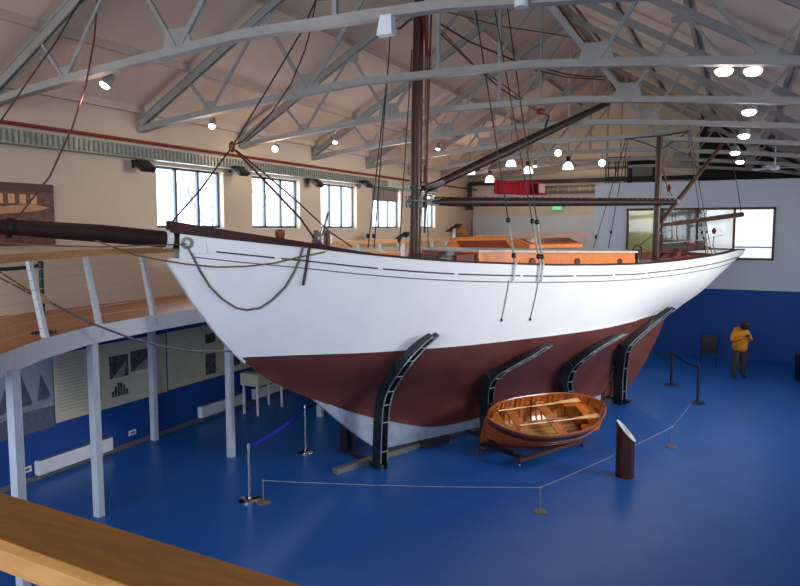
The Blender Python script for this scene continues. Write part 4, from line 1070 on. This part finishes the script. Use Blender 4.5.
# stern bench ring and bottom boards
m = MB().prism([Q(.45, -.55, -.14), Q(.5, -.3, -.14), Q(.68, -.28, -.14), Q(.68, .28, -.14), Q(.5, .3, -.14), Q(.45, .55, -.14), Q(.75, .46, -.14), Q(.93, .22, -.14), Q(.93, -.22, -.14), Q(.75, -.46, -.14)], up_*.025)
m.build('stern_bench', 'varn', din)
for k in range(5): MB().prism([Q(-.7, -.26+.11*k, -.4), Q(.6, -.26+.11*k, -.4), Q(.6, -.17+.11*k, -.4), Q(-.7, -.17+.11*k, -.4)], up_*.015).build('bottom_board', 'oar' if 0 else 'rail_edge', din)
MB().prism([Q(-.95, 0, -.06), Q(-.72, -.33, -.06), Q(-.72, .33, -.06)], up_*.02).build('bow_bench', 'din_in', din)
for (n0_, n1_, nn_, xa, xb, lab) in ((-.25, -.33, 0, -.72, .74, 'pale wooden oar lying in the dinghy on the far side'), (.22, .2, 0, -.55, .86, 'pale wooden oar lying in the dinghy on the near side')):
    a_, b_ = Q(xa, n0_, .02), Q(xb, n1_, -.02)
    t = thing('oar', a_, lab, 'oar', 'oars in the dinghy'); d_ = (b_-a_).normalized()
    MB().tube([a_, a_.lerp(b_, .7)], .018, 8).build('shaft', 'oar', t, smooth=True)
    w2 = d_.cross(up_).normalized(); c0 = a_.lerp(b_, .68)
    MB().prism([c0-w2*.02, b_-w2*.06-d_*.1, b_-w2*.055, b_+w2*.055, b_+w2*.06-d_*.1, c0+w2*.02], up_*.014).build('blade', 'oar', t)
    MB().tube([a_.lerp(b_, .33), a_.lerp(b_, .40)], .026, 8).build('leather_collar', 'varn_dk', t)
# trolley
t = thing('dinghy_trolley', (dc.x, dc.y, 0), 'dark wooden trolley on small castors carrying the varnished dinghy', 'trolley')
c1_, c2_ = onz(518, 468), onz(582, 447)
c1_ = V((c1_.x, c1_.y, 0)); c2_ = V((c2_.x, c2_.y, 0)); ad = (c2_-c1_).normalized(); an = V((-ad.y, ad.x, 0))
for o_ in (0, 1):
    MB().bar(c1_+an*(o_*1.0)+V((0, 0, .14)), c2_+an*(o_*1.0)+V((0, 0, .14)), .09, .07).build('side_beam', 'spar', t)
for e_ in (c1_+ad*.08, c2_-ad*.08):
    MB().bar(e_-an*.02+V((0, 0, .2)), e_+an*1.02+V((0, 0, .2)), .09, .06).build('cross_beam', 'black', t)
    kb = min(.38, .3)
    MB().prism([e_+an*.2+V((0, 0, .22)), e_+an*.85+V((0, 0, .22)), e_+an*.9+V((0, 0, .42)), e_+an*.6+V((0, 0, .25)), e_+an*.2+V((0, 0, .27))], ad*.05).build('chock', 'black', t)
for e_ in (c1_, c2_, c1_+an, c2_+an):
    MB().lathe(e_+V((0, 0, .05))-ad*.02, [(.03, 0), (.05, .005), (.05, .035), (.03, .04)], 14, ad).build('castor', 'chrome', t, smooth=True)
    MB().bar(e_+V((0, 0, .05)), e_+V((0, 0, .13)), .03, .05, (1, 0, 0)).build('castor_fork', 'black', t)

# ================================================================ FLOOR OBJECTS
# information column
c_ = onz(624, 481); r_ = .165
c_ = onz(624.5, 476)
t = thing('information_column', c_, 'round maroon information column with slanted white disc top on the blue floor', 'information column')
rgt = V((RT.x, RT.y, 0)).normalized(); vw = V((FW.x, FW.y, 0)).normalized()
n = 32; lo_, hi_ = [], []
hz0 = .84
sl = (rgt*-.62-vw*-.25)
tilt_d = (rgt-vw*.35).normalized()
for k in range(n):
    a = 2*math.pi*k/n; p = c_+rgt*(r_*math.cos(a))+vw*(r_*math.sin(a))
    hgt = hz0-(p-c_).dot(tilt_d)*1.1
    lo_.append(V((p.x, p.y, 0))); hi_.append(V((p.x, p.y, hgt)))
m = MB().grid([lo_, hi_], closed=True); m.add(lo_, [tuple(range(n))[::-1]]); m.add(hi_, [tuple(range(n))])
m.build('column_body', 'bolr', t, smooth=True)
tn = (V((0, 0, 1))+tilt_d*1.1).normalized(); cc = V((c_.x, c_.y, hz0))
MB().prism([cc+(p-cc)*1.02+tn*.002 for p in hi_], tn*.012).build('column_top', 'white', t)
for (fx, fy, sx_, sy_) in ((-.02, .03, .12, .05), (.02, -.05, .1, .06), (-.01, -.02, .1, .02)):
    e1_ = tn.cross(vw).normalized(); e2_ = tn.cross(e1_)
    c2 = cc+tn*.016+e1_*fx*1.5+e2_*fy; MB().box(c2, (sx_, sy_, .003), (e1_, e2_, tn)).build('printed_picture', 'photo_lt', t)
def thin_post(u, v, h, lab):
    p = onz(u, v)
    t = thing('rope_post', p, lab, 'rope post', 'thin rope posts')
    MB().lathe(p, [(.11, 0), (.115, .012), (.1, .025), (.02, .03)], 24).build('base', 'tan', t, smooth=True)
    MB().tube([p+V((0, 0, .02)), p+V((0, 0, h))], .008, 8).build('rod', 'galv', t)
    MB().lathe(p+V((0, 0, h)), [(.014, -.02), (.016, 0), (.006, .02)], 10).build('eye', 'galv', t)
    return p+V((0, 0, h))
r1 = thin_post(263.5, 503, .38, 'thin rope post with tan disc base beside the chrome post at left')
r2 = thin_post(540, 512, .4, 'thin rope post with tan disc base at the rope corner in front of the dinghy')
r3 = thin_post(671, 447, .42, 'thin rope post with tan disc base right of the maroon column')
r4 = onz(693, 404)+V((0, 0, .1))
def rope(pts, lab):
    out = []
    for a, b in zip(pts, pts[1:]):
        for k in range(8): t_ = k/8; out.append(a.lerp(b, t_)-V((0, 0, .03*math.sin(math.pi*t_))))
    out.append(pts[-1]); tag(MB().tube(out, .0048, 6).build('barrier_rope', 'rope_w', loc=pts[0]), lab, 'rope', 'thin barrier ropes')
rope([r1, r2], 'thin pale rope strung between the left and middle rope posts')
rope([r2, r3], 'thin pale rope running from the middle rope post behind the maroon column')
rope([r3, r4], 'thin pale rope from the right rope post up to the black barrier post')
s1 = onz(249.5, 500); s2 = onz(305.5, 452)
post_stanchion(s1.x, s1.y, 0, .95, 'chrome barrier post with round base at the front left of the hull', 'chrome', .19)
post_stanchion(s2.x, s2.y, 0, .95, 'chrome barrier post with round base under the bow', 'chrome', .17, r=.022)
belt(s1+V((0, 0, .9)), s2+V((0, 0, .9)), .06, 'bright blue webbing belt between the two chrome posts', 'belt')
s3 = onz(305.5, 452)+V((0, 0, .9))
belt(s3, V((-8.3, 15.2, .92)), .05, 'dark webbing belt running back under the bow from the chrome post', 'beltk')
post_stanchion(-8.3, 15.25, 0, .95, 'barrier post in the shadow behind the bow, belt attached', 'black', .16)
k1 = onz(671, 385); k2 = onz(697.5, 403)
post_stanchion(k1.x, k1.y, 0, .98, 'black barrier post left of the nearer one, behind the stern', 'black', .2, r=.035)
post_stanchion(k2.x, k2.y, 0, .98, 'nearer black barrier post with the thin rope tied at its foot', 'black', .19, r=.035)
belt(k1+V((0, 0, .93)), k2+V((0, 0, .93)), .05, 'black belt between the two black barrier posts', 'beltk')
k0 = onz(645, 384)
belt(k1+V((0, 0, .93)), k1+V((-1.6, -.1, .93)), .05, 'black belt running left from the black barrier post behind the rudder', 'beltk')
post_stanchion(k1.x-1.62, k1.y-.1, 0, .98, 'black barrier post hidden behind the rudder', 'black', .2, r=.035)
# chair against the end wall
p = onz(708, 366)
t = thing('stacking_chair', p, 'dark stacking chair by the blue end wall left of the person', 'chair')
MB().box(p+V((0, 0, .47)), (.5, .46, .05)).build('seat', 'black', t, bevel=.01)
MB().box(p+V((0, .22, .78)), (.5, .05, .45)).build('backrest', 'black', t, bevel=.02)
for x in (-.23, .23):
    for y in (-.2, .22): MB().tube([p+V((x, y, 0)), p+V((x, y, .46 if y < 0 else .8))], .014, 6).build('leg', 'dsteel', t)
MB().box(p+V((0, -.05, .6)), (.42, .36, .22)).build('seat_cushion', 'char', t, bevel=.03)
# dark planter-like bin at the right edge
p = onz(806, 381)
t = thing('waste_bin', p, 'dark bin standing at the right edge of the picture', 'bin')
MB().lathe(p, [(.26, 0), (.3, .05), (.33, .75), (.34, .8), (.3, .8), (.28, .7)], 20).build('bin_body', 'black', t, smooth=True)
MB().lathe(p+V((0, 0, .8)), [(.34, 0), (.3, .06), (.1, .1)], 20).build('bin_lid', 'char', t, smooth=True)

# ================================================================ FOREGROUND HANDRAIL (viewer's gallery)
ZH = 4.08
l1a, l1b = onz(-60, 474, ZH), onz(330, 594, ZH)
l2a, l2b = onz(-60, 517, ZH), onz(170, 607, ZH)
dirr = (l1b-l1a).normalized(); l1a = l1a-dirr*1.5; l1b = l1b+dirr*2
nn = V((-dirr.y, dirr.x, 0)); wd = abs((l2a-l1b).dot(nn))
hr = thing('foreground_handrail', (l1a.x, l1a.y, 3.0), 'wide varnished timber handrail crossing the lower left corner in front of the camera', 'handrail')
MB().prism([l1a, l1b, l1b-nn*wd, l1a-nn*wd], (0, 0, -.035)).build('rail_top', 'rail_wood', hr)
MB().prism([l1a-nn*(wd+.0005)+V((0, 0, -.001)), l1b-nn*(wd+.0005)+V((0, 0, -.001)), l1b-nn*(wd+.012)+V((0, 0, -.006)), l1a-nn*(wd+.012)+V((0, 0, -.006))], (0, 0, -.029)).build('rail_edge', 'rail_edge', hr)
for k in range(4):
    c_ = l1a+dirr*(.4+1.1*k)-nn*wd*.5; 
    MB().bar((c_.x, c_.y, 3.0), (c_.x, c_.y, ZH-.035), .05, .05, (1, 0, 0)).build('baluster', 'post', hr)
struct(MB().prism([(l1a.x-.5, l1a.y+.05, 2.9), (l1b.x+.5, l1b.y+.03, 2.9), (l1b.x+.5, -3, 2.9), (l1a.x-.5, -3, 2.9)], (0, 0, .1)).build('floor_viewing_gallery', 'floor'))

# ================================================================ PERSON
def person():
    b = onz(738.5, 377.5); b.z = 0
    t = thing('person', b, 'person in yellow jacket and dark trousers, head bent over a small camera', 'person')
    fwd = V((.5, -.87, 0)).normalized()
    rg = fwd.cross(V((0, 0, 1)))
    def W(x, y, z): return rg*x+fwd*y+V((0, 0, z))
    def skin(nm, verts, edges, mt, parent=t, sub=2):
        me = bpy.data.meshes.new(nm); me.from_pydata([tuple(W(*v[:3])) for v in verts], edges, [])
        o = bpy.data.objects.new(nm, me); COL.objects.link(o); o.parent = parent
        md = o.modifiers.new('skin', 'SKIN')
        for i, v in enumerate(verts):
            r = v[3]; rr = r if isinstance(r, tuple) else (r, r)
            me.skin_vertices[0].data[i].radius = rr
        me.skin_vertices[0].data[0].use_root = True
        md.use_smooth_shade = True
        s_ = o.modifiers.new('subdivision', 'SUBSURF'); s_.levels = sub; s_.render_levels = sub
        me.materials.append(K[mt]); return o
    # whole body (skin) : pelvis root
    vb = [(0, 0, .95, .08), (0, .0, 1.1, .08), (0, 0.02, 1.28, .08), (0, .08, 1.45, .06), (0, .14, 1.53, .055), (0, .21, 1.61, (.08, .095)), (0, .24, 1.68, .055),
          (-.17, .03, 1.37, .03), (-.25, .06, 1.15, .03), (-.1, .3, 1.27, .03), (-.045, .36, 1.33, .03),
          (.17, .03, 1.37, .03), (.25, .06, 1.15, .03), (.1, .3, 1.27, .03), (.045, .36, 1.33, .03),
          (-.1, 0, .86, .08), (-.12, .02, .48, .06), (-.14, -.02, .08, .04), (-.15, .12, .04, .035),
          (.1, 0, .86, .08), (.15, .04, .48, .06), (.2, .02, .08, .04), (.22, .16, .04, .035)]
    eb = [(0, 1), (1, 2), (2, 3), (3, 4), (4, 5), (5, 6), (2, 7), (7, 8), (8, 9), (9, 10), (2, 11), (11, 12), (12, 13), (13, 14), (0, 15), (15, 16), (16, 17), (17, 18), (0, 19), (19, 20), (20, 21), (21, 22)]
    body = skin('body', vb, eb, 'skin')
    jk = [(0, 0, .76, (.23, .21)), (0, .0, 1.0, (.235, .215)), (0, 0, 1.25, (.25, .22)), (0, .06, 1.43, (.16, .15)), (0, .1, 1.51, (.11, .11)),
          (-.2, .02, 1.37, .11), (-.27, .06, 1.14, .09), (-.14, .28, 1.25, .065), (-.085, .33, 1.3, .048),
          (.2, .02, 1.37, .11), (.27, .06, 1.14, .09), (.14, .28, 1.25, .065), (.085, .33, 1.3, .048)]
    ej = [(0, 1), (1, 2), (2, 3), (3, 4), (2, 5), (5, 6), (6, 7), (7, 8), (2, 9), (9, 10), (10, 11), (11, 12)]
    skin('jacket', jk, ej, 'jacket')
    tr = [(0, 0, .92, (.12, .12)), (-.1, 0, .8, .125), (-.12, .02, .48, .11), (-.14, -.02, .06, .09), (.1, 0, .8, .125), (.15, .04, .48, .11), (.2, .02, .06, .09)]
    skin('trousers', tr, [(0, 1), (1, 2), (2, 3), (0, 4), (4, 5), (5, 6)], 'trous')
    for sx, x, y in ((-1, -.14, -.02), (1, .2, .02)):
        skin('shoe', [(x, y-.03, .1, .062), (x+sx*.005, y+.06, .055, .055), (x+sx*.015, y+.18, .035, .036)], [(0, 1), (1, 2)], 'shoe')
    # cap and hair
    hc = W(0, .21, 1.64)+b
    m = MB(); up2 = (V((0, 0, 1))+fwd*.45).normalized()
    m.lathe(hc+up2*.0, [(.108, -.03), (.112, .02), (.1, .07), (.06, .105), (.01, .12)], 18, up2)
    f2 = (fwd-V((0, 0, 1))*.55).normalized()
    m.prism([hc+f2*.09+rg*.07+up2*.0, hc+f2*.19+rg*.05, hc+f2*.19-rg*.05, hc+f2*.09-rg*.07], up2*.012)
    m.build('cap', 'hair', t, smooth=True)
    m = MB(); m.lathe(hc-fwd*.02-V((0, 0, .03)), [(.09, -.1), (.112, -.05), (.112, .02)], 16, up2); m.build('hair', 'hair', t, smooth=True)
    # face features
    fc = b+W(0, .29, 1.575); 
    MB().lathe(fc+f2*.02-V((0, 0, .01)), [(.018, -.01), (.014, .01), (.005, .03)], 8, f2).build('nose', 'skin', t, smooth=True)
    for sx in (-1, 1):
        MB().lathe(fc+rg*(.034*sx)+V((0, 0, .03)), [(.011, 0), (.006, .008)], 8, f2).build('eye', 'black', t)
        MB().lathe(b+W(.085*sx, .2, 1.6), [(.02, 0), (.028, .01), (.012, .02)], 8, rg*sx).build('ear', 'skin', t, smooth=True)
        for k in range(5):
            bx_ = .055+.0*k; base_ = (sx*(.055), .355, 1.3+.018*k) if k < 4 else (sx*.045, .35, 1.37)
            tip1 = (sx*(.045-.01), .395, base_[2]+.004); tip2 = (sx*.015, .4-.004*k, base_[2]+.004)
            skin('finger', [(*base_, .011), (*tip1, .0095), (*tip2, .008)], [(0, 1), (1, 2)], 'skin', sub=1)
    MB().box(b+W(0, .38, 1.34), (.11, .05, .075), (rg, fwd, V((0, 0, 1)))).build('camera_held', 'black', t, bevel=.006)
person()

# bare tree outside the windows
def tree(x, y, lab):
    t = thing('bare_tree', (x, y, 0), lab, 'tree', 'bare trees outside'); m = MB(); rnd = random.Random(int(x*10+y))
    def br(p, d, l, r, n):
        q = p+d*l; m.tube([p, (p+q)/2+V((rnd.uniform(-.05, .05),)*3), q], [r, r*.85, r*.7], 5, cap=False)
        if n: 
            for _ in range(3): br(p.lerp(q, rnd.uniform(.5, 1)), (d+V((rnd.uniform(-.7, .7), rnd.uniform(-.7, .7), rnd.uniform(-.1, .5)))).normalized(), l*.68, r*.5, n-1)
    br(V((x, y, 0)), V((0, 0, 1)), 3.8, .14, 5); m.build('trunk_and_branches', 'bark', t)
tree(-17, 20, 'bare pale tree outside the first window'); tree(-19, 26, 'bare pale tree outside the second window')
struct(MB().bb((-60, -20, -.3), (WX-.31, 70, -.02)).build('ground_outside', mat('grey_paving_outside', srgb(150, 150, 146), .9)))

# ================================================================ LIGHT
w = bpy.data.worlds.new('world'); scn.world = w; w.use_nodes = True
bg = w.node_tree.nodes['Background']; bg.inputs[0].default_value = (.88, .94, 1, 1); bg.inputs[1].default_value = 3.2
def area(nm, loc, to, sx, sy, e, c, spread=180):
    l = bpy.data.lights.new(nm, 'AREA'); l.shape = 'RECTANGLE'; l.size = sx; l.size_y = sy; l.energy = e; l.color = c; l.spread = math.radians(spread)
    o = bpy.data.objects.new(nm, l); COL.objects.link(o); o.location = loc; o.rotation_euler = (V(to)-V(loc)).to_track_quat('-Z', 'Y').to_euler(); return o
area('bow_fill_rear', (-5.5, -6.7, 5.0), (-8, 10, 2.2), 9, 3, 110, (.72, .86, 1), 75)  # added fill light aimed at the bow; no rear glazing is modelled
area('hull_fill_right', (10.3, 18, 5.6), (-4, 19, 2.9), 13, 2.4, 520, (1, .985, .96), 60)  # added light from the unseen right side, narrowed onto the hull
for i, (a, b) in enumerate(allw):
    area('daylight_window', (WX-.32, (a+b)/2, 5.16), (WX+4, (a+b)/2, 5.3), 2.1, 1.3, 65, (.85, .93, 1))
def pt(nm, loc, e, c, r=.08):
    l = bpy.data.lights.new(nm, 'POINT'); l.energy = e; l.color = c; l.shadow_soft_size = r; o = bpy.data.objects.new(nm, l); COL.objects.link(o); o.location = loc
for loc, e in (((-8.7, 7.4, 6.35), 9), ((-9.3, 5.2, 6.2), 22), ((-9.3, 10.8, 6.3), 8), ((-10.0, 14.1, 6.2), 16), ((-8.5, 17.3, 6.3), 18), ((-8.6, 20.8, 6.4), 18), ((-9, 25.5, 6.2), 28), ((-7, 27, 6.2), 32), ((-6, 29, 6.4), 24)):
    pt('lamp_and_fill_light', loc, e, (1, .76, .52))
pt('office_fill_light', (-3, YP+1.4, 5.2), 30, (1, .97, .85))  # added point light to brighten the office lining, no fitting behind it
for loc, e in (((-.3, 10.9, 6.4), 8), ((0, 14.2, 6.3), 6), ((0, 17.5, 6.3), 5), ((-.2, 20.8, 6.3), 5)):
    pt('lamp_and_fill_light', loc, e, (1, .92, .88))
for loc, e in (((-4.6, 7.2, 6.2), 16), ((-4.6, 12.4, 6.2), 18), ((-4.6, 19, 6.2), 18)):  # added fill lights for the ceiling; no lamps hang at these points
    pt('lamp_and_fill_light', loc, e, (1, .94, .88), .3)
scn.view_settings.view_transform = 'Standard'; scn.view_settings.look = 'None'; scn.view_settings.exposure = 0.0; scn.view_settings.gamma = 1
scn.view_settings.use_curve_mapping = False
for o in bpy.data.objects:
    if '_o' in o: del o['_o']
